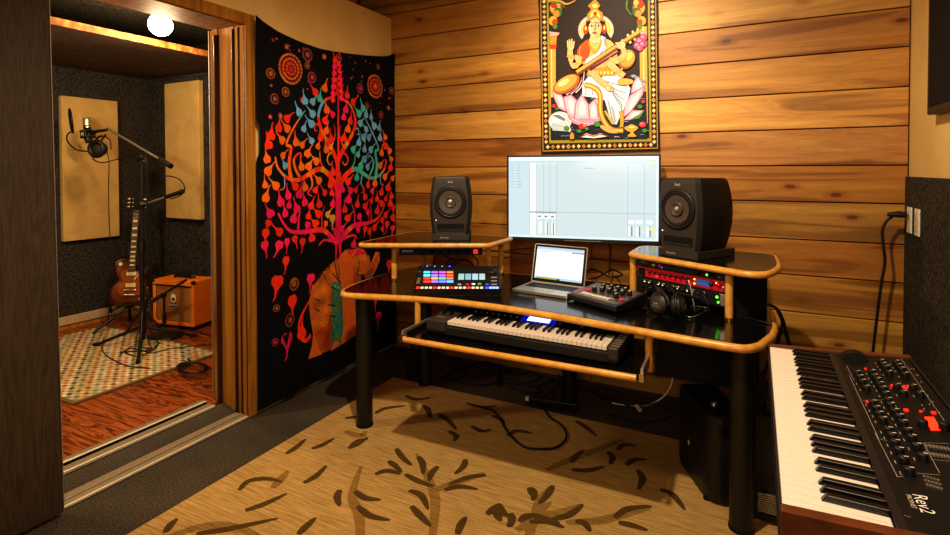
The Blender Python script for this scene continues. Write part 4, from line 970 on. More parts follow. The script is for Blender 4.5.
    for k, (x, y) in enumerate((A(215, 78), A(235, 95))):
        T = S @ Matrix.Translation((.025+.045*k*.0+.018*k, .055, -.012))
        MB().tube([T @ Vector((-.007, 0, 0)), T @ Vector((.007, 0, 0))], .034, 28).build('pitch_wheel', 'rubber', r)
    st = thing('keyboard_stand', 'black steel trestle stand carrying the large synthesizer', 'keyboard stand', (.235, 1.40, .012))
    for yy in (-.30, .30):
        MB().box(-.13, .14, yy-.02, yy+.02, .72, .757).build('support_arm', 'black_matte', st, .004)
        MB().box(.09, .13, yy-.02, yy+.02, .0, .745).build('upright', 'black_matte', st, .004)
        MB().box(-.14, .16, yy-.02, yy+.02, .0, .035).build('foot', 'black_matte', st, .004)
    MB().box(.095, .125, -.28, .28, .42, .47).build('crossbar', 'black_matte', st, .003)
build_synth()

# ================================================================== UNDER THE DESK
def build_under():
    A_, B_, C_, E_ = (-.125, 2.338), (.015, 2.396), (-.125, 2.722), (-.290, 2.655)
    s = thing('subwoofer', 'black loudspeaker cabinet with rounded edges on the floor behind the right front desk leg', 'speaker', (-.12, 2.53, 0)); rs = lambda m: rel(m, s)
    pl = round_poly([A_, B_, C_, E_], [.07, .03, .03, .045])
    b = MB(); n = len(pl); c = Vector((-.12, 2.53))
    lev = [(0, .97), (.02, .99), (.05, 1), (.335, 1), (.355, .98), (.363, .93)]
    rr = [[(c.x+(p[0]-c.x)*k, c.y+(p[1]-c.y)*k, z+.02) for p in pl] for z, k in lev]
    for i in range(len(rr)-1):
        for j in range(n): b.add([rr[i][j], rr[i][(j+1) % n], rr[i+1][(j+1) % n], rr[i+1][j]], [(0, 1, 2, 3)], smooth=True)
    b.poly(rr[-1]); b.poly(rr[0][::-1]); rs(b).build('cabinet', 'leg_black', s)
    d = (Vector(B_)-Vector(A_)).normalized(); nv = Vector((d.y, -d.x)); T = frame((A_[0]+d.x*.085+nv.x*.001, A_[1]+d.y*.085+nv.y*.001, .2), (d.x, d.y, 0), (0, 0, 1), (nv.x, nv.y, 0))
    rs(MB().prism(round_poly([(-.045, -.16), (.045, -.16), (.045, .15), (-.045, .15)], [.02]*4), 0, .004, T=T)).build('front_grille', 'soft_black', s)
    q = at(684, 464, X=-.205); rs(MB().cbox((-.222, 2.53, .17), (.012, .012, .022))).build('badge', 'steel', s)
    rs(MB().lathe([(.012, 0), (.010, .018), (0, .018)], 16, T=Matrix.Translation((-.12, 2.46, .384)))).build('level_knob', 'steel', s)
    for x, y in ((-.14, 2.39), (-.03, 2.43), (-.12, 2.66), (-.23, 2.62)): rs(MB().cyl((x, y, .012), (x, y, .022), .015, n=12)).build('foot', 'rubber', s)
    t = thing('computer_tower', 'black computer tower with a silver ribbed vent beside the right desk leg', 'computer', (.16, 2.32, .012))
    MB().box(-.13, .10, 0, .42, .012, .425).build('case', 'black_matte', t, .006)
    v0 = at(757, 494, Y=2.312); v1 = at(790, 522, Y=2.312); zt, zb = v0.z, max(.02, v1.z); x0 = v0.x-.16
    g = MB(); g.box(max(x0, -.12), .085, -.004, .0, zb, zt, 1)
    for k in range(9): g.box(max(x0, -.12)+.003, .082, -.012, -.003, zb+(zt-zb)*(k+.2)/9, zb+(zt-zb)*(k+.62)/9)
    g.build('vent', ['steel', 'soft_black'], t)
    MB().box(-.125, .095, -.004, .0, .20, .415).build('front_door', 'black', t, .002)
    for x in (-.08, .075):
        for y in (.04, .38): MB().cyl((x, y, 0), (x, y, .014), .014, n=10).build('foot', 'rubber', t)
    p = thing('power_adapter', 'grey ribbed power adapter lying on top of the computer tower', 'power adapter', (.125, 2.42, .437))
    MB().box(-.05, .05, -.06, .06, 0, .05).build('shell', 'baffle', p, .006); MB().tube([(-.05, 0, .02), (-.075, .0, .02)], .006, 8).build('cable_boot', 'rubber', p)
    p = thing('power_adapter', 'black adapter box standing on the floor by the left rear desk leg', 'power adapter', (-1.99, 2.93, 0))
    MB().box(-.035, .035, -.03, .03, 0, .11).box(-.022, .022, -.02, .02, .11, .20).build('shell', 'black', p, .006); MB().tube(spline([(0, 0, .19), (.0, .01, .26), (.03, .05, .34)], 5), .006, 8).build('cable_boot', 'rubber', p)
    p = thing('floor_power_strip', 'black power strip on the carpet by the middle rear desk leg', 'power strip', (-1.02, 2.955, .0), radians(8))
    MB().box(-.13, .16, -.04, .04, 0, .045).build('housing', 'black', p, .006)
    for k in range(5): MB().cyl((-.09+.05*k, 0, .044), (-.09+.05*k, 0, .047), .017, n=16).build('outlet_hole', 'soft_black', p)
    MB().cbox((-.14, -.01, .025), (.03, .022, .022)).build('plug', 'white', p, .004)
    FZ = .008
    def fc(name, px, lab, rad=.0045, mat='rubber', z=FZ, gr=None): return cable(name, [at(x, y, Z=z if not isinstance(z, list) else z[i]) for i, (x, y) in enumerate(px)], rad, lab, mat, gr)
    fc('rug_cable', ((478, 406), (486, 408.5), (494, 411), (500, 419), (507, 431), (516, 441), (526, 447.5), (540, 449), (556, 447.5), (565, 440), (566, 432), (560, 424), (551, 418), (545, 410), (545, 404)), 'long black cable looping over the gold rug to the floor power strip', .0055, 'rubber', .018)
    tang = [((388, 377), (394, 372), (404, 371), (414, 374), (412, 379), (400, 381), (390, 381), (386, 377)), ((436, 374), (446, 366), (455, 357), (462, 362), (452, 372), (440, 378), (456, 379), (470, 372)), ((443, 380), (455, 372), (470, 366), (486, 371), (500, 377), (490, 384), (470, 384), (455, 380)), ((462, 372), (480, 362), (500, 366), (515, 374), (530, 372), (540, 378), (520, 384), (500, 381)), ((470, 379), (490, 374), (510, 379), (528, 386), (545, 384), (555, 378)), ((497, 386), (498, 374), (502, 360), (500, 386)), ((540, 402), (553, 390), (560, 380), (556, 370)), ((505, 384), (522, 391), (541, 392), (536, 386), (520, 382)), ((592, 392), (606, 399), (622, 404), (640, 409), (660, 411)), ((580, 386), (600, 395), (630, 400), (655, 404), (672, 409)), ((608, 414), (630, 420), (655, 421), (672, 416), (664, 410))]
    labs = ['black cable coil on the carpet by the left rear desk leg', 'black cable at the left of the tangle under the desk', 'black cable lying flat along the front of the tangle under the desk', 'black cable looped through the back of the tangle under the desk', 'black cable trailing from the tangle towards the floor power strip', 'upright black cable loop in the tangle under the desk', 'black cable rising from the floor power strip towards the plank wall', 'short black cable loop just behind the rug edge near the middle desk leg', 'black cable stretched over the carpet between power strip and loudspeaker cabinet', 'thin black cable lying nearest the planks between the power strip and loudspeaker cabinet', 'black cable bent in a loop beside the loudspeaker cabinet']
    for px, lb in zip(tang, labs): fc('floor_cable', px, lb, .005)
    w = thing('white_cable', 'white cable with a plug drooping to the carpet under the right end of the tray', 'cable', at(637, 407, Z=0))
    o = Vector(w.location)
    MB().tube(spline([at(x, y, Y=2.95)-o for x, y in ((671, 360), (673, 372), (671, 385), (664, 396), (655, 402))]+[at(645, 406, Z=.006)-o, at(630, 406, Z=.006)-o, at(612, 403, Z=.006)-o], 6), .004, 8).build('cord', 'white', w)
    MB().cyl(at(636, 406, Z=.012)-o, at(640, 410, Z=.012)-o, .011).build('plug', 'white', w)
    rs_ = lambda nm, px, Y, lab, rad=.005: cable(nm, [at(x, y, Y=Y) for x, y in px], rad, lab)
    rs_('hanging_cable', ((762, 303), (776, 308), (783, 320), (786, 332), (790, 345), (792, 360)), 2.98, 'black cable arching off the right end of the desk in front of the planks', .007)
    rs_('hanging_cable', ((774, 326), (778, 338), (772, 352), (766, 368), (762, 385)), 2.72, 'black cable dangling from the right desk corner to the tower')
    rs_('hanging_cable', ((777, 310), (782, 322), (780, 336), (776, 348)), 2.9, 'short black cable nearest the right desk corner', .006)
    rs_('hanging_cable', ((764, 345), (770, 352), (768, 366), (758, 378), (754, 390)), 2.62, 'black cable sagging behind the right front desk leg')
    ad = thing('wall_adapter', 'black adapter block clipped under the right end of the desk', 'power adapter', (.07, 2.62, DZ-.035)); MB().box(-.03, .045, -.04, .05, -.055, 0).build('shell', 'black', ad, .005); MB().cyl((.0, .0, -.07), (.0, .0, -.05), .012, n=12).build('cable_boot', 'rubber', ad)
build_under()

# ================================================================== GOLD RUG
def build_rug():
    x0, x1, y0, y1 = -2.09, .62, -.9, 2.852; b = MB(); base = hx('b39158'); leaf = hx('584220'); vine = hx('8f6e3a')
    b.box(x0, x1, y0, y1, .0, .012, 0, base)
    lay = [0.0126]
    def stroke(pts, w, col):
        P = spline([Vector((p[0], p[1], 0)) for p in pts], 5); n = len(P); L = []; R_ = []
        for i, p in enumerate(P):
            d = (P[min(i+1, n-1)]-P[max(i-1, 0)]).normalized(); nn = Vector((-d.y, d.x, 0)); t = i/(n-1); ww = w*(.18+.82*sin(pi*min(1, .12+.86*t))**.8)
            L.append(p+nn*ww); R_.append(p-nn*ww)
        lay[0] += .000004
        for i in range(n-1):
            q = [L[i], L[i+1], R_[i+1], R_[i]]
            if all(x0 < v.x < x1 and y0 < v.y < y1 for v in q): b.add([(v.x, v.y, lay[0]) for v in q], [(3, 2, 1, 0)], 0, col)
    f1 = lambda x, y: at(140+x/2.262, 400+y/2.262, Z=.012); f2 = lambda x, y: at(390+x/3.065, 400+y/3.065, Z=.012); f3 = lambda x, y: at(330+x/3.958, 330+y/3.958, Z=.012)
    vines = [(f1, ((500, 330), (495, 260), (480, 215), (500, 150))), (f1, ((660, 320), (668, 230), (655, 185), (625, 120))), (f1, ((665, 205), (720, 185), (780, 165))), (f1, ((300, 200), (335, 160))), (f1, ((880, 320), (890, 270), (930, 230))), (f1, ((60, 310), (150, 285), (220, 290), (290, 320))), (f2, ((390, 400), (450, 360), (520, 345), (590, 320))), (f2, ((440, 380), (460, 310), (500, 262))), (f2, ((540, 375), (640, 370), (720, 350), (800, 330))), (f3, ((60, 400), (120, 420), (140, 400))), (f2, ((480, 215), (560, 180), (640, 150), (720, 120)))]
    for f, p in vines: stroke([f(*q) for q in p], .022, vine)
    lv = [(f1, p) for p in (((330, 122), (352, 108), (375, 88)), ((388, 110), (412, 102), (440, 86)), ((225, 204), (245, 184), (285, 178), (322, 186)), ((370, 188), (398, 172), (422, 148)), ((238, 250), (280, 236), (332, 212)), ((478, 108), (495, 98), (515, 84)), ((58, 300), (68, 284), (84, 268)), ((128, 302), (200, 292), (312, 268)), ((358, 304), (376, 286), (398, 266)), ((452, 203), (446, 220), (452, 240)), ((486, 206), (510, 222), (545, 226)), ((492, 240), (520, 262), (566, 272)), ((580, 110), (592, 128), (614, 148)), ((630, 128), (640, 145), (640, 168)), ((674, 150), (660, 165), (654, 184)), ((532, 168), (560, 160), (590, 168)), ((562, 138), (576, 148), (592, 164)), ((600, 168), (630, 184), (664, 196)), ((736, 134), (732, 150), (712, 168)), ((782, 170), (740, 176), (698, 192)), ((688, 204), (722, 196), (764, 202)), ((608, 205), (636, 216), (652, 248)), ((614, 240), (634, 262), (658, 286)), ((718, 304), (726, 282), (738, 264)), ((884, 198), (892, 212), (888, 228)), ((934, 194), (922, 214), (902, 236)), ((788, 258), (804, 246), (818, 236)), ((814, 238), (822, 256), (836, 262)), ((838, 256), (842, 270), (832, 288)), ((858, 274), (890, 262), (950, 278)), ((10, 330), (30, 322), (60, 330)))]
    lv += [(f2, p) for p in (((428, 268), (434, 284), (448, 302)), ((498, 264), (486, 284), (468, 304)), ((298, 352), (314, 336), (338, 318)), ((320, 340), (330, 356), (340, 372)), ((362, 350), (374, 366), (368, 390)), ((396, 374), (414, 358), (434, 350)), ((428, 374), (480, 372), (534, 392)), ((498, 366), (550, 352), (592, 320)), ((568, 372), (596, 378), (614, 404)), ((688, 362), (730, 334), (802, 326)), ((828, 274), (866, 290), (904, 338)), ((568, 64), (596, 80), (634, 112)), ((556, 192), (570, 172), (594, 154)), ((556, 214), (606, 216), (658, 204)), ((668, 158), (682, 176), (674, 198)), ((724, 200), (748, 184), (788, 182)), ((758, 214), (774, 240), (762, 274)), ((698, 152), (720, 136), (754, 142)), ((150, 50), (175, 60), (190, 80)), ((100, 15), (115, 30), (125, 55)), ((700, 376), (740, 384), (790, 400)))]
    lv += [(f3, p) for p in (((60, 350), (100, 345), (150, 352)), ((75, 470), (110, 440), (150, 432)), ((370, 300), (390, 318), (392, 345)), ((180, 330), (220, 310), (300, 300)), ((430, 330), (470, 360), (500, 395)), ((560, 380), (600, 400), (640, 395)), ((700, 420), (740, 400), (800, 410)), ((470, 400), (500, 420), (490, 440)), ((300, 260), (340, 275), (400, 268)), ((540, 290), (600, 305), (660, 300)), ((640, 340), (670, 350), (690, 370)))]
    for f, p in lv: stroke([f(*q) for q in p], .0165, leaf)
    tag(b.build('leaf_rug', 'rug', None), 'gold area rug with a brown leaf pattern under the desk', 'rug')
build_rug()

# ================================================================== TREE TAPESTRY
def build_tree_tapestry():
    from mathutils import noise as NZ
    X0 = -2.470
    def cl(x, y): p = at(x, y, X=X0); return Vector((p.y, p.z))
    top = [cl(*q) for q in ((253.3, 15), (262, 22), (275, 30.5), (288, 37), (302, 43), (318, 48.5), (333, 51.5), (350, 54), (365, 55.5), (380, 56.5), (387, 56))]
    top = [(p.x, p.y) for p in top]+[(3.386, cl(391, 53).y)]
    bl = Vector((2.072, .025)); br = (3.386, .03)
    def lerp_top(u):
        y = top[0][0]+(top[-1][0]-top[0][0])*u
        for a, c in zip(top, top[1:]):
            if a[0] <= y <= c[0]+1e-9: return y, a[1]+(c[1]-a[1])*(y-a[0])/max(1e-6, c[0]-a[0])
        return top[-1]
    def fold(y, z):
        h = max(0, min(1, (z-.2)/2.1)); e = max(0, 1-(y-2.05)/.10)+max(0, 1-(3.39-y)/.08)
        return .006*sin(y*17+z*1.3)*(1.15-h)+.004*sin(y*39+2*z)*(1.1-h)+.010*e*(.4+.6*h)+.005*sin((z-2.2)*16+y*4)*max(0, h-.75)*4*.4
    nu, nv = 46, 50; b = MB(); G = []
    blk = hx('121012')
    for j in range(nv+1):
        v = j/nv; row = []
        for i in range(nu+1):
            u = i/nu; ty, tz = lerp_top(u); bz = bl.y+(br[1]-bl.y)*u; by = bl.x+(br[0]-bl.x)*u
            y = ty+(by-ty)*v; z = tz+(bz-tz)*v
            if i == 0 and .27 < v < .36: y += .025
            row.append((X0+.010+fold(y, z), y, z))
        G.append(row)
    vs = [p for r in G for p in r]; w = nu+1
    b.add(vs, [(j*w+i, (j+1)*w+i, (j+1)*w+i+1, j*w+i+1) for j in range(nv) for i in range(nu)], 0, blk, True)
    CX = 2.742; lay = [0]
    def on(y, z):
        y = max(2.09, min(3.375, y)); return (X0+.0112+fold(y, z)+lay[0], y, z)
    def poly(pts, col):
        b.poly([on(*p) for p in pts][::1], 0, col)
    pal = {k: hx(v) for k, v in dict(red='ff3d22', pink='ff2a68', org='ff7a22', ylw='eeb040', teal='52c4b4', blue='78bce4', mauve='d09ac0').items()}
    def tone(y, z, jit=0):
        s = (y-CX)/.62; t = (z-.9)/1.25
        n1 = NZ.noise((y*3.1, z*3.1, 1.7+jit)); n2 = NZ.noise((y*2.3+9, z*2.3, 4.2+jit))
        a = abs(s)
        if z < .98: c = 'red' if n1 > -.1 else 'pink'
        elif a < .14 and z > 1.75: c = 'pink' if n1 > -.25 else 'red'
        elif a < .09: c = 'red' if z > 1.3 else 'pink'
        elif .22 < a < .75 and 1.3 < z < 1.9 and n2 > -.02: c = 'teal' if n1 > -.05 else 'blue'
        elif z < 1.28 and n2 < .2: c = 'pink' if n1 > 0 else 'red'
        else: c = ('red', 'org', 'org', 'red', 'ylw', 'org')[int(abs(n1*9+n2*5)) % 6]
        k = .85+.35*NZ.noise((y*9, z*9, 3)); q = pal[c]
        return tuple(min(1, v*k) for v in q[:3])
    def stroke(P, w0, w1, col=None, k=5):
        P = spline([Vector((p[0], p[1], 0)) for p in P], k); n = len(P); L = []; R_ = []
        for i, p in enumerate(P):
            d = (P[min(i+1, n-1)]-P[max(i-1, 0)]).normalized(); nn = Vector((-d.y, d.x, 0)); ww = (w0+(w1-w0)*i/(n-1))/2
            L.append(p+nn*ww); R_.append(p-nn*ww)
        lay[0] += .000002
        for i in range(n-1):
            m_ = P[i]; b.add([on(v.x, v.y) for v in (L[i], R_[i], R_[i+1], L[i+1])], [(0, 1, 2, 3)], 0, col or tone(m_.x, m_.y), False)
        return [(p.x, p.y) for p in P]
    occ = []
    def leaf(y, z, ang, s, col=None):
        c, q = cos(ang), sin(ang)
        pts = [(-.0, -.42), (.20, -.46), (.36, -.28), (.36, -.02), (.20, .16), (.09, .40), (.07, .66), (.16, .98), (.0, .82), (-.06, .40), (-.2, .16), (-.36, -.02), (-.36, -.28), (-.20, -.46)]
        poly([(y+s*(c*x-q*v), z+s*(q*x+c*v)) for x, v in pts], col or tone(y, z, .5)); occ.append((y, z))
    mir = lambda P: [(2*CX-p[0], p[1]) for p in P]
    PX = lambda *L: [tuple(cl(*q)) for q in L]
    br_ = [(PX((336.5, 244), (332, 239), (321, 230), (306, 231.6), (291, 231.6), (282, 224), (276, 213)), .045, .012), (PX((297, 231.6), (297.7, 218.5), (299, 211)), .02, .008), (PX((336.5, 196), (335, 186.7), (326.7, 173.7), (317, 169), (306, 175.5), (296.8, 180), (285.5, 177.4), (276, 168), (273.4, 156.8)), .046, .012), (PX((290, 177.5), (288, 164), (290, 147.5), (285.5, 144), (293, 127), (304, 110.5)), .03, .008), (PX((298.6, 177), (294, 168), (293, 158.7), (298.6, 153), (301, 157)), .022, .008), (PX((324.8, 171.8), (319, 162), (318, 151)), .018, .006), (PX((337, 176), (336, 162), (330.4, 149), (326, 141), (319, 127), (317, 114), (323, 101), (334, 95.5), (337, 88), (336.5, 78)), .040, .010), (PX((319, 127), (314, 124), (313, 130), (315.5, 131)), .014, .006), (PX((333, 152), (328, 154), (326, 160), (329, 165), (331.5, 161)), .016, .006), (PX((309, 173), (311, 185), (307, 193), (311, 196)), .018, .006), (PX((320, 230), (320, 216), (323, 206)), .016, .006), (PX((283, 177), (283, 187), (278, 190)), .012, .006), (PX((330, 147), (334, 135), (333, 125)), .016, .006), (PX((331, 241), (322, 240), (317, 245)), .02, .008)]
    path = []
    for P, w0, w1 in br_:
        path += stroke(P, w0, w1); path += stroke(mir(P), w0, w1)
    tr = PX((337, 262), (337.3, 240), (337.4, 215), (337.6, 190), (337.6, 172)); stroke(tr, .066, .056, None, 10); path += tr
    stroke(PX((337.6, 176), (337.6, 150), (337.4, 120), (337.2, 96)), .028, .010); 
    for k in range(14):                        # crown of the tree
        z = cl(337, 100).y+.0225*k; leaf(CX+(.026 if k % 2 else -.026)*(1.7-k*.085), z, (-.45 if k % 2 else .45), .056, pal['pink'] if k % 3 else pal['red'])
    for i, (y, z) in enumerate(path):
        if i % 3 == 0 and abs(y-CX) > .05:
            s = 1 if y > CX else -1; a = (-.7 if i % 2 else .9)*1
            yy = y+.055*cos(1.2*i)*1.1; zz = z+.05*sin(1.2*i)
            if all(hypot(yy-p, zz-q) > .058 for p, q in occ) and all(hypot(yy-p, zz-q) > .034 for p, q in path[::2]): leaf(yy, zz, -s*.5+a*.4, .072)
    R = random.Random(21)
    for k in range(9000):
        y = R.uniform(2.13, 3.36); z = R.uniform(.93, 1.98); s = (y-CX)/.62
        lim = 1.98-.42*abs(s)**1.6*1.0
        if z > lim or (z < 1.02 and abs(s) < .2): continue
        if all(hypot(y-p, z-q) > .058 for p, q in occ) and all(hypot(y-p, z-q) > .036 for p, q in path[::2]) and abs(y-CX) > .05: leaf(y, z, R.uniform(-.9, .9) if z > 1.1 else pi+R.uniform(-.5, .5), R.uniform(.058, .08))
    def disc(y, z, r, c, n=26, r0=0):
        poly([(y+r*cos(2*pi*i/n), z+r*sin(2*pi*i/n)) for i in range(n)], c)
    def mandala(px, py, r, cols):
        y, z = cl(px, py); rings = len(cols)
        for i, c in enumerate(cols):
            lay[0] = .0007*i; disc(y, z, r*(1-i/rings), hx(c)); lay[0] += .0003
            if i % 2 == 0 and r > .05:
                m_ = 22-3*i; rr = r*(1-(i+.5)/rings)
                for k in range(m_): disc(y+rr*cos(2*pi*k/m_), z+rr*sin(2*pi*k/m_), r*.05, blk, 6)
        lay[0] = 0
    mandala(289.5, 69, .094, ['d0702a', '5a1a12', 'd8762a', '7a1c18', 'e0502a', '8a1c30', 'e8602a'])
    mandala(374, 86.5, .088, ['d0702a', '5a1a18', 'd8602a', '7a1c20', 'e0502a', 'e8703a'])
    for q in ((306, 55, .042), (310.5, 77.5, .036), (358.8, 88.5, .036), (269, 73.7, .032), (284.5, 92, .03), (273, 99, .032), (390, 91, .03), (301, 100, .018), (366, 105.7, .025), (279, 116, .02), (268.5, 117, .014), (379.7, 115, .03), (377, 67, .022), (305.8, 66, .022), (285.5, 47, .018), (338, 58, .028), (323, 57, .02), (387, 108, .02), (293, 284, .04), (288, 319.6, .042), (275, 308, .022), (274, 342, .024)):
        c = ('8a4a3a', 'a03a50', '9a5a2a')[int(q[0]) % 3]; mandala(q[0], q[1], q[2], [c, '1a1012', c, 'c05a40'] if q[2] > .02 else [c, 'd07a5a'])
    for k in range(46):
        y = R.uniform(2.15, 3.35); z = R.uniform(1.86, 2.2); s = abs(y-CX)
        if s > .12 and all(hypot(y-p, z-q) > .06 for p, q in occ): disc(y, z, R.uniform(.005, .011), hx(R.choice(['b04a5a', 'a85a2a', '8a3a6a'])), 10)
    for x, y, a, s in ((275.4, 283.7, 3.0, .11), (291, 303, 3.2, .11), (285, 341, 3.1, .12), (310, 280, 3.1, .09), (284, 262, 3.0, .08), (375, 300, 3.1, .1), (378, 318, 3.1, .1), (384, 290, 3.2, .09), (388, 265, 3.1, .09)): leaf(*cl(x, y), a, s, tone(*cl(x, y), 2))
    # elephant carrying the tree
    E = lambda x, y: tuple(cl(250+x/3.15, 225+y/3.15))
    el = [E(*q) for q in ((180, 422), (193, 385), (198, 345), (190, 300), (183, 245), (194, 190), (222, 145), (262, 112), (275, 98), (300, 78), (328, 68), (352, 76), (370, 98), (376, 122), (385, 105), (394, 84), (405, 86), (406, 112), (396, 140), (378, 165), (362, 172), (352, 152), (345, 162), (342, 200), (336, 260), (330, 310), (328, 348), (252, 395))]
    poly(el, hx('d86a26'))
    def inside(p, P):
        c = False
        for i in range(len(P)):
            a, d = P[i-1], P[i]
            if (a[1] > p[1]) != (d[1] > p[1]) and p[0] < (d[0]-a[0])*(p[1]-a[1])/(d[1]-a[1])+a[0]: c = not c
        return c
    ys = [p[0] for p in el]; zs = [p[1] for p in el]; g = .013; lay[0] += .00001
    y = min(ys)
    while y < max(ys):
        z = min(zs)
        while z < max(zs):
            if all(inside(q, el) for q in ((y, z), (y+g, z), (y, z+g), (y+g, z+g))):
                n1 = NZ.noise((y*5, z*5, .3)); n2 = NZ.noise((y*14, z*14, 8)); hd = z > .78 and y > 2.62
                if hd: c = pal['pink'] if n1 > .0 else hx('ff6a24') if n1 > -.25 else hx('e04a34')
                elif y > 2.66 and z < .62+.1*n2: c = hx('3f8a78') if n2 > -.1 else hx('7a9a5a')
                else: c = hx('e8802c') if n1 > .05 else hx('cc5a22')
                k = .72+.5*n2
                b.poly([on(*q) for q in ((y, z), (y+g, z), (y+g, z+g), (y, z+g))], 0, tuple(min(1, v*k) for v in c[:3]))
            z += g
        y += g
    lay[0] += .00002
    poly([E(*q) for q in ((218, 348), (225, 322), (246, 288), (258, 345), (238, 352))], blk)
    stroke([E(*q) for q in ((188, 235), (166, 270), (152, 310), (156, 350), (172, 364), (190, 346))], .012, .03, pal['red']); leaf(*E(160, 335), 0, .10, pal['red'])
    for P in (((262, 112), (268, 150), (280, 180), (300, 186)), ((222, 150), (236, 178), (262, 200), (300, 208)), ((275, 100), (276, 140), (286, 168)), ((200, 230), (240, 250), (290, 255)), ((352, 152), (340, 160), (330, 150), (340, 138)), ((300, 80), (312, 110), (306, 150), (312, 186)), ((200, 262), (236, 282), (280, 290))): stroke([E(*q) for q in P], .008, .006, blk)
    for k in range(9): disc(*E(245+6*k, 140+7*k), .008, blk, 8); disc(*E(232+8*k, 175+4*k), .006, hx('e0902a'), 8)
    disc(*E(338, 118), .011, blk, 12); disc(*E(338, 118), .005, hx('e8c080'), 8)
    tag(b.build('tree_tapestry', 'cloth'), 'black cloth tapestry of a bright red tree above an elephant on the left wall', 'tapestry')
build_tree_tapestry()

# ================================================================== SEATED MUSICIAN TAPESTRY
def build_musician_tapestry():
    Y0 = 3.379; lay = [0]; b = MB(); ink = [0]
    A = lambda x, y: (535+x/7.13, y/7.13); B = lambda x, y: (535+x/6.685, 75+y/6.685)
    def pt(q):
        p = at(q[0], q[1], Y=Y0); return Vector((p.x, Y0-lay[0], p.z))
    def poly(pts, c, s=0):
        lay[0] += .00003
        if s: pts = [(p.x, p.y) for p in spline([(q[0], q[1], 0) for q in pts], 4, True)]
        b.poly([pt(q) for q in pts], 0, hx(c))
        ar = abs(sum(pts[i-1][0]*pts[i][1]-pts[i][0]*pts[i-1][1] for i in range(len(pts))))/2
        if 3 < ar < 1500 and ink[0]:
            n = len(pts); O = []
            lay[0] += .00001
            for i in range(n):
                t = Vector((pts[(i+1) % n][0]-pts[i-1][0], pts[(i+1) % n][1]-pts[i-1][1])); t = t.normalized() if t.length else Vector((1, 0)); w_ = .16; O.append(((pts[i][0]-t.y*w_, pts[i][1]+t.x*w_), (pts[i][0]+t.y*w_, pts[i][1]-t.x*w_)))
            for i in range(n): b.poly([pt(q) for q in (O[i][0], O[(i+1) % n][0], O[(i+1) % n][1], O[i][1])], 0, tuple(v*.22 for v in hx(c)[:3]))
    def ell(c, rx, ry, col, f, rot=0, n=26): poly([f(c[0]+rx*cos(t)*cos(rot)-ry*sin(t)*sin(rot), c[1]+rx*cos(t)*sin(rot)+ry*sin(t)*cos(rot)) for t in [2*pi*i/n for i in range(n)]], col)
    def stroke(P, w0, w1, col, f):
        P = spline([(p[0], p[1], 0) for p in P], 5); n = len(P); L = []; R_ = []
        for i, p in enumerate(P):
            d = (P[min(i+1, n-1)]-P[max(i-1, 0)]).normalized(); nn = Vector((-d.y, d.x, 0))*(w0+(w1-w0)*i/(n-1))/2; L.append(f(*(p+nn)[:2])); R_.append(f(*(p-nn)[:2]))
        poly(L+R_[::-1], col)
    # cloth with slightly uneven edge
    ed = [(538, -14)]+[(538.2+.5*sin(k*1.1)+.3*k, 12*k) for k in range(0, 12)]+[(541.2, 153.2)]+[(541+k*11.8, 153.5-.35*k+.25*sin(k*2)) for k in range(1, 10)]+[(659.6, 150.2)]+[(659.4-.15*k+.3*sin(k*1.3), 150-12*k) for k in range(1, 13)]+[(657.4, -14)]
    b.poly([pt(q) for q in ed][::-1], 0, hx('15100c'))
    bk = [pt(q)+Vector((0, .006, 0)) for q in ed]; fr = [pt(q) for q in ed]
    for i in range(len(ed)): b.add([fr[i], fr[(i+1) % len(ed)], bk[(i+1) % len(ed)], bk[i]], [(0, 1, 2, 3)], 0, hx('15100c'))
    poly([(540, -13), (542.6, 151.6), (658, 148.6), (655.9, -13)], 'a8853a')
    poly([(541, -13), (543.6, 150.4), (657, 147.6), (655, -13)], '2a1c12')
    poly([(546.4, -13), (549.2, 143.4), (651.6, 141.4), (649.6, -13)], '9a8a30')
    poly([(548.2, -13), (550.8, 140), (649.6, 138.4), (647.6, -13)], '2c2018')
    R = random.Random(2)
    def rosette(x, y, k):
        poly([(x-2.1, y), (x, y-2.3), (x+2.1, y), (x, y+2.3)], ('d9b25a', 'c88a3a')[k % 2]); poly([(x-1.1, y+.6), (x+.4, y-1.3), (x+1.1, y-.4), (x-.2, y+1.3)], ('f0e4b8', 'b03a20', 'efe0a8')[k % 3])
    for k in range(30): y = -10+5.2*k; rosette(543.9+.0155*y+.2, y+1, k); rosette(652.4+.0135*y, y+1, k+1)
    for k in range(21): rosette(548+5.15*k, 147-.022*5.15*k, k)
    ink[0] = 1
    # pillars and capitals
    poly([A(102, 250), A(150, 250), A(150, 900), A(112, 900)], 'cf9a42'); poly([A(112, 250), A(126, 250), A(130, 900), A(118, 900)], 'ecc070')
    poly([A(745, 190), A(800, 190), A(806, 880), A(752, 880)], 'cf9a42'); poly([A(765, 190), A(782, 190), A(786, 880), A(770, 880)], 'ecc070')
    for cx, s in ((150, 1), (742, -1)):
        for dx, dy, r, c in ((0, 60, 52, '8a5a20'), (-5, 55, 42, 'd9a03a'), (-10, 30, 30, 'b8301c'), (15, 90, 34, '3f6a2a'), (5, 100, 26, 'd98a2a'), (-20, 150, 34, 'd9a03a'), (-5, 160, 22, 'b8401c'), (20, 20, 22, 'e0b050'), (-5, 190, 20, '5a7a30')): ell((cx+s*dx, dy), r*.9, r, c, A)
        poly([A(cx-s*48, 225), A(cx+s*30, 235), A(cx+s*15, 255), A(cx-s*40, 262)], 'e0a0a0')
        poly([A(cx-s*45, 262), A(cx+s*8, 258), A(cx+s*2, 330), A(cx-s*42, 330)], 'd98a30'); poly([A(cx-s*45, 320), A(cx+s*8, 320), A(cx+s*4, 350), A(cx-s*42, 350)], 'b8401c')
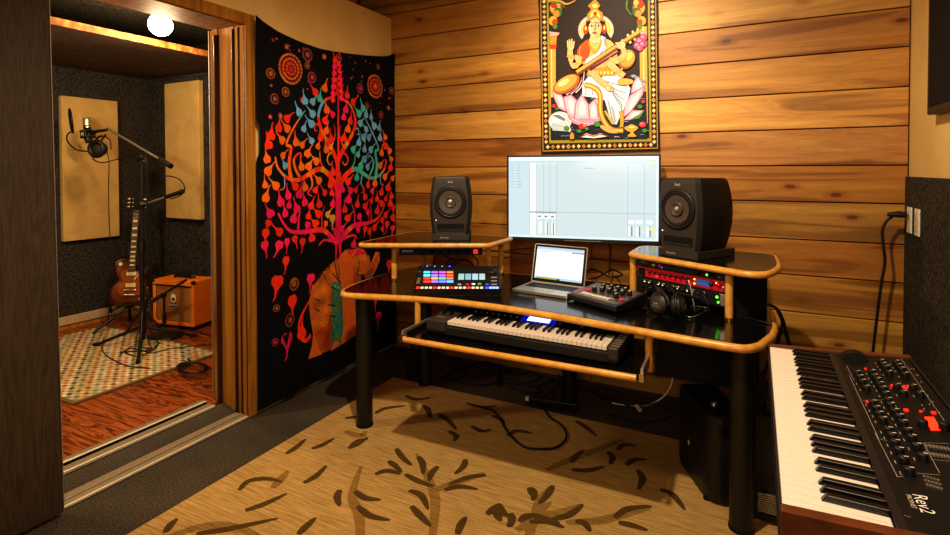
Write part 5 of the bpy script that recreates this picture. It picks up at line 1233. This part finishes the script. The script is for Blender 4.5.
    stroke([(90, 5), (180, 12), (230, 30), (290, 5)], 26, 8, 'c8963a', A); stroke([(110, 18), (190, 26), (215, 60)], 14, 6, '5a7a30', A); stroke([(660, 5), (655, 60), (690, 110)], 16, 8, '5a7a30', A)
    # water, swan, flowers
    poly([B(108, 150), B(745, 110), B(752, 425), B(112, 432)], '1b222c')
    for k in range(46):
        x = R.uniform(120, 730); y = R.uniform(330, 425) if R.random() < .7 else R.uniform(150, 330); stroke([(x, y), (x+18, y-3), (x+36, y+1)], 5, 2, R.choice(['6f86a4', 'b8c6d6', '3a4c66']), B)
    for k in range(9): stroke([(640+10*k, 10+5*k), (660+9*k, 0+5*k), (680+8*k, 10+6*k)], 7, 4, ('8ea6c4', 'c0d0e0')[k % 2], B)
    ell((170, 310), 78, 66, 'c3ccd2', B); ell((150, 290), 46, 36, 'e4eaec', B)
    for k in range(6): stroke([(120+12*k, 275+5*k), (160+12*k, 270+8*k), (205+6*k, 300+9*k)], 6, 3, '8c9cab', B)
    stroke([(235, 380), (225, 330), (210, 300), (240, 290)], 18, 10, 'd6dee2', B)
    poly([B(115, 330), B(240, 350), B(225, 378), B(120, 372)], 'b4c0c8')
    # halo, hair, torso
    ell((437, 215), 128, 112, 'b9ad9a', A); ell((437, 215), 118, 102, 'ece0c0', A); ell((437, 215), 106, 90, 'e4b252', A)
    poly([A(*q) for q in ((368, 150), (500, 150), (518, 240), (560, 300), (500, 300), (400, 300), (330, 300), (360, 240))], '1a100c')
    # lotus
    pt_ = [((115, 100), (180, 130), (212, 190), (218, 250), (160, 225), (130, 160)), ((640, 125), (655, 50), (690, 8), (722, 50), (735, 90)), ((190, 150), (240, 128), (285, 170), (302, 290), (230, 292), (205, 225)), ((400, 300), (380, 210), (410, 150), (438, 180), (442, 310)), ((345, 305), (355, 205), (400, 160), (425, 210), (430, 310)), ((262, 302), (268, 195), (315, 128), (362, 195), (372, 302)), ((585, 290), (596, 205), (640, 132), (738, 72), (722, 135), (684, 195), (640, 252)), ((590, 302), (650, 237), (732, 235), (702, 268), (640, 302))]
    for P in pt_:
        cx = sum(p[0] for p in P)/len(P); cy = sum(p[1] for p in P)/len(P)
        poly([B(*p) for p in P], 'd67f9e'); poly([B(cx+(x-cx)*.84, cy+(y-cy)*.88) for x, y in P], 'eeb4c4'); poly([B(cx+(x-cx)*.5+4, cy+(y-cy)*.6) for x, y in P], 'f6d8dc')
    poly([B(*q) for q in ((210, 250), (270, 292), (440, 300), (400, 330), (330, 348), (255, 322))], 'dd8fac'); stroke([(240, 290), (330, 325), (430, 312)], 8, 4, 'f4d0d8', B)
    poly([B(*q) for q in ((640, 300), (700, 268), (735, 238), (700, 290))], '4f8a3a')
    # skirt and legs
    poly([B(*q) for q in ((320, 60), (360, 10), (440, 20), (520, -30), (600, 30), (640, 90), (622, 170), (590, 240), (562, 300), (548, 332), (512, 326), (492, 250), (468, 170), (400, 152), (318, 142))], 'd4dce6')
    for k in range(9): stroke([(470+6*k, 40+10*k), (540+5*k, 62+20*k), (622-6*k, 78+22*k)], 7, 4, ('9db2ca', 'f2f6f8')[k % 2], B)
    for k in range(5): stroke([(330+22*k, 60+4*k), (345+22*k, 100), (340+22*k, 138)], 6, 3, ('a8bacd', 'f4f6f8')[k % 2], B)
    for k in range(4): stroke([(490+14*k, 170+20*k), (505+12*k, 240+15*k), (520+8*k, 320)], 6, 4, ('9db2ca', 'f0f4f8')[k % 2], B)
    stroke([(335, 66), (395, 84), (436, 130), (440, 240), (470, 320), (520, 366), (592, 372)], 34, 34, 'b98226', B); stroke([(335, 66), (395, 84), (436, 130), (440, 240), (470, 320), (520, 366), (592, 372)], 16, 16, 'e4bc58', B)
    stroke([(575, 240), (584, 300), (580, 350)], 24, 24, 'd09a35', B); stroke([(470, 240), (505, 300), (525, 330)], 16, 14, 'd8a83e', B)
    poly([B(*q) for q in ((430, 335), (470, 340), (530, 372), (560, 388), (500, 388), (450, 362))], 'e2a468', 1)
    # torso
    poly([A(*q) for q in ((395, 275), (470, 265), (540, 290), (590, 340), (590, 430), (540, 480), (380, 500), (330, 440), (320, 350))], 'e0a860')
    poly([A(*q) for q in ((388, 288), (340, 310), (305, 362), (310, 425), (350, 442), (392, 385))], 'df4d18', 1); stroke([(330, 330), (320, 370), (330, 430)], 8, 8, 'f0903a', A)
    poly([A(*q) for q in ((472, 255), (505, 268), (512, 335), (480, 400), (440, 480), (350, 478), (372, 420), (440, 385), (478, 320))], 'dfe4ec'); stroke([(490, 262), (496, 335), (462, 400), (400, 470)], 8, 6, '9fb4d0', A); stroke([(505, 275), (510, 335)], 8, 8, 'd09a3a', A)
    poly([A(*q) for q in ((400, 250), (465, 245), (478, 300), (432, 315), (388, 300))], 'e8b27a')
    for w_, c, pts in ((12, 'c8922c', ((385, 300), (405, 350), (432, 378), (462, 345), (475, 290))), (9, 'ecd070', ((395, 290), (412, 325), (432, 340), (455, 318), (468, 285))), (7, 'f4e8c0', ((400, 280), (418, 300), (432, 305), (450, 296), (464, 276)))): stroke(pts, w_, w_, c, A)
    poly([A(*q) for q in ((380, 500), (560, 470), (580, 540), (370, 545))], 'b98a2c')
    for k in range(7): ell((395+26*k, 520), 10, 14, 'e8c458', A)
    # head with crown
    ell((365, 215), 16, 34, 'c83a1c', A); ell((497, 210), 15, 34, 'c83a1c', A); ell((365, 205), 8, 16, 'e8c050', A); ell((497, 200), 8, 16, 'e8c050', A)
    ell((432, 205), 47, 66, 'efbf8a', A); ell((448, 212), 26, 52, 'e6ad74', A)
    poly([A(*q) for q in ((372, 162), (376, 105), (404, 70), (378, 46), (404, 20), (430, -6), (456, 22), (470, 46), (450, 68), (486, 95), (494, 160), (470, 142), (432, 122), (394, 142))], 'b98326'); poly([A(*q) for q in ((392, 130), (398, 95), (430, 68), (464, 95), (474, 132), (432, 112))], 'e6c25a')
    ell((430, 45), 22, 16, 'e8cc70', A); ell((432, 100), 12, 14, 'b8301c', A); ell((405, 120), 7, 9, 'f4ecc0', A); ell((460, 120), 7, 9, 'f4ecc0', A)
    for x in (407, 456):
        ell((x, 190), 15, 7, 'f6ece0', A); ell((x+1, 190), 6.5, 6.5, '1a100c', A); stroke([(x-17, 186), (x, 181), (x+17, 187)], 4, 3, '1a100c', A); stroke([(x-18, 172), (x, 165), (x+17, 170)], 5, 3, '2a180e', A)
    stroke([(432, 180), (437, 205), (430, 216), (424, 214)], 5, 4, 'b87a48', A); ell((429, 238), 15, 8, 'c41c18', A); ell((429, 240), 9, 3, 'e86a5a', A); ell((431, 160), 5, 6, 'd01c14', A)
    # stringed instrument
    ell((655, 425), 60, 74, '9a5418', A, .5); ell((660, 418), 52, 64, 'dd9436', A, .5); ell((672, 405), 26, 36, 'f0bc62', A, .5)
    ell((215, 62), 98, 52, 'b0601c', B, -.55); ell((210, 56), 86, 42, 'e39a48', B, -.55); ell((196, 52), 44, 20, 'f6cc86', B, -.55)
    for k in range(6): stroke([(196+16*k, 130+3*k-k*k), (250+14*k, 112-9*k), (318+3*k, 40-12*k)], 9, 5, ('4a0e28', 'e8c8d0')[k % 2], B)
    stroke([(300, 525), (520, 380), (745, 232)], 44, 40, '7a3a14', A); stroke([(300, 515), (520, 372), (745, 226)], 22, 22, 'dca24a', A); stroke([(395, 500), (600, 372)], 14, 12, '6a1236', A); stroke([(330, 500), (520, 366), (730, 226)], 4, 4, 'f6e0a0', A)
    for k in range(14): stroke([(420+22*k, 436-14.4*k), (430+22*k, 450-14.4*k)], 3, 3, '3a1c0c', A)
    for x, y in ((665, 255), (700, 232), (682, 305), (715, 285), (735, 215)): ell((x, y), 9, 11, 'e8c468', A)
    for x, y, r in ((755, 300, 40), (735, 330, 30), (775, 270, 28), (750, 345, 26), (770, 320, 26)): ell((x, y), r, r*.9, 'b04a78', A); ell((x-5, y-5), r*.5, r*.45, 'd88aac', A)
    # arms and hands
    stroke([(318, 400), (290, 470), (270, 440), (255, 390), (258, 340)], 56, 36, 'e2a86e', A); ell((258, 330), 26, 34, 'ebb880', A)
    for x0_, y0_, x1_, y1_ in ((240, 330, 236, 292), (252, 318, 250, 282), (266, 316, 268, 280), (278, 326, 285, 296), (240, 345, 268, 330)): stroke([(x0_, y0_), ((x0_+x1_)/2, (y0_+y1_)/2-2), (x1_, y1_)], 13, 9, 'f0c290', A)
    stroke([(232, 400), (258, 412), (284, 400)], 14, 14, 'd8a436', A); stroke([(290, 470), (320, 462), (340, 440)], 14, 12, 'e0b040', A)
    stroke([(535, 440), (600, 430), (640, 390), (622, 330)], 54, 34, 'e2a86e', A); stroke([(596, 420), (625, 436), (655, 420)], 16, 16, 'd8a436', A); ell((622, 325), 26, 30, 'ebb880', A)
    for dx, dy in ((-32, -8), (-28, 8), (-24, 22), (-14, 32), (10, -34)): stroke([(618, 322), (618+dx*.6, 318+dy*.7), (618+dx*1.3, 318+dy)], 13, 9, 'f0c290', A)
    stroke([(520, 440), (570, 490), (640, 545)], 54, 40, 'e2a86e', A); stroke([(580, 515), (610, 510), (625, 490)], 14, 14, 'd8a436', A)
    ell((590, 45), 34, 20, 'ebb880', B); poly([B(*q) for q in ((560, 40), (600, 25), (655, 35), (650, 62), (570, 68))], 'e0a050', 1)
    stroke([(380, -20), (440, 40), (500, 88)], 44, 36, 'e2a86e', B); ell((500, 92), 28, 17, 'ebb880', B, .3)
    for k in range(4): stroke([(505, 88+4*k), (520, 92+5*k), (528, 100+4*k)], 8, 6, 'f0c290', B)
    # foreground flowers, lamp, book
    for x, y, r, c in ((318, 345, 22, 'd8342a'), (335, 338, 12, 'f08a6a'), (722, 332, 24, 'd83a4a'), (715, 326, 12, 'f07a80'), (132, 208, 16, 'c8302a'), (725, 180, 14, 'c03a3a'), (150, 228, 12, '3f7a30'), (300, 375, 16, '3f8a30'), (420, 330, 22, '3f8a30'), (215, 355, 16, '4a8a34'), (735, 372, 18, '3a8030'), (705, 212, 18, '3a8030'), (350, 360, 14, '4a8a34')): ell((x, y), r, r*.8, c, B)
    poly([B(*q) for q in ((300, 416), (348, 390), (396, 404), (440, 390), (502, 410), (400, 424))], 'f2ddd0'); stroke([(305, 416), (350, 400), (396, 410), (440, 398), (498, 412)], 5, 5, 'c8402a', B)
    poly([B(*q) for q in ((600, 352), (625, 340), (650, 330), (692, 352), (672, 375), (660, 385), (680, 412), (622, 412), (642, 385), (618, 375))], 'd8a038', 1); ell((648, 350), 26, 10, 'f0cc70', B)
    poly([B(*q) for q in ((240, 430), (236, 400), (252, 380), (266, 400), (266, 428))], 'c8902c')
    o = tag(b.build('musician_tapestry', 'satin'), 'gold-bordered cloth print of a crowned seated woman playing a stringed instrument above the monitor', 'tapestry')
build_musician_tapestry()

# ================================================================== LIGHT
def light(kind, loc, energy, color, target=None, **kw):
    L = bpy.data.lights.new('room_light', kind); L.energy = energy; L.color = color
    for k, v in kw.items(): setattr(L, k, v)
    o = bpy.data.objects.new('room_light', L); COL.objects.link(o); o.location = loc
    if target: o.rotation_euler = (Vector(target)-Vector(loc)).to_track_quat('-Z', 'Y').to_euler()
    return o
warm = (1, .72, .42)
light('SPOT', (-.62, 1.12, 2.95), 190, (1, .82, .60), (-.7, 2.2, 0), spot_size=radians(140), spot_blend=.6, shadow_soft_size=.045)
light('SPOT', (-.72, 1.95, 3.0), 116, (1, .83, .62), (-.78, 3.4, 1.95), spot_size=radians(70), spot_blend=.9, shadow_soft_size=.06)
light('AREA', (.1, -1.2, 1.9), 22, (1, .80, .56), (-1.0, 2.6, .7), size=1.0)
w = bpy.data.worlds.new('world'); SC.world = w; w.use_nodes = True
w.node_tree.nodes['Background'].inputs[0].default_value = (.30, .22, .14, 1); w.node_tree.nodes['Background'].inputs[1].default_value = .05
SC.view_settings.view_transform = 'Standard'; SC.view_settings.look = 'Medium High Contrast'; SC.view_settings.exposure = 0.28
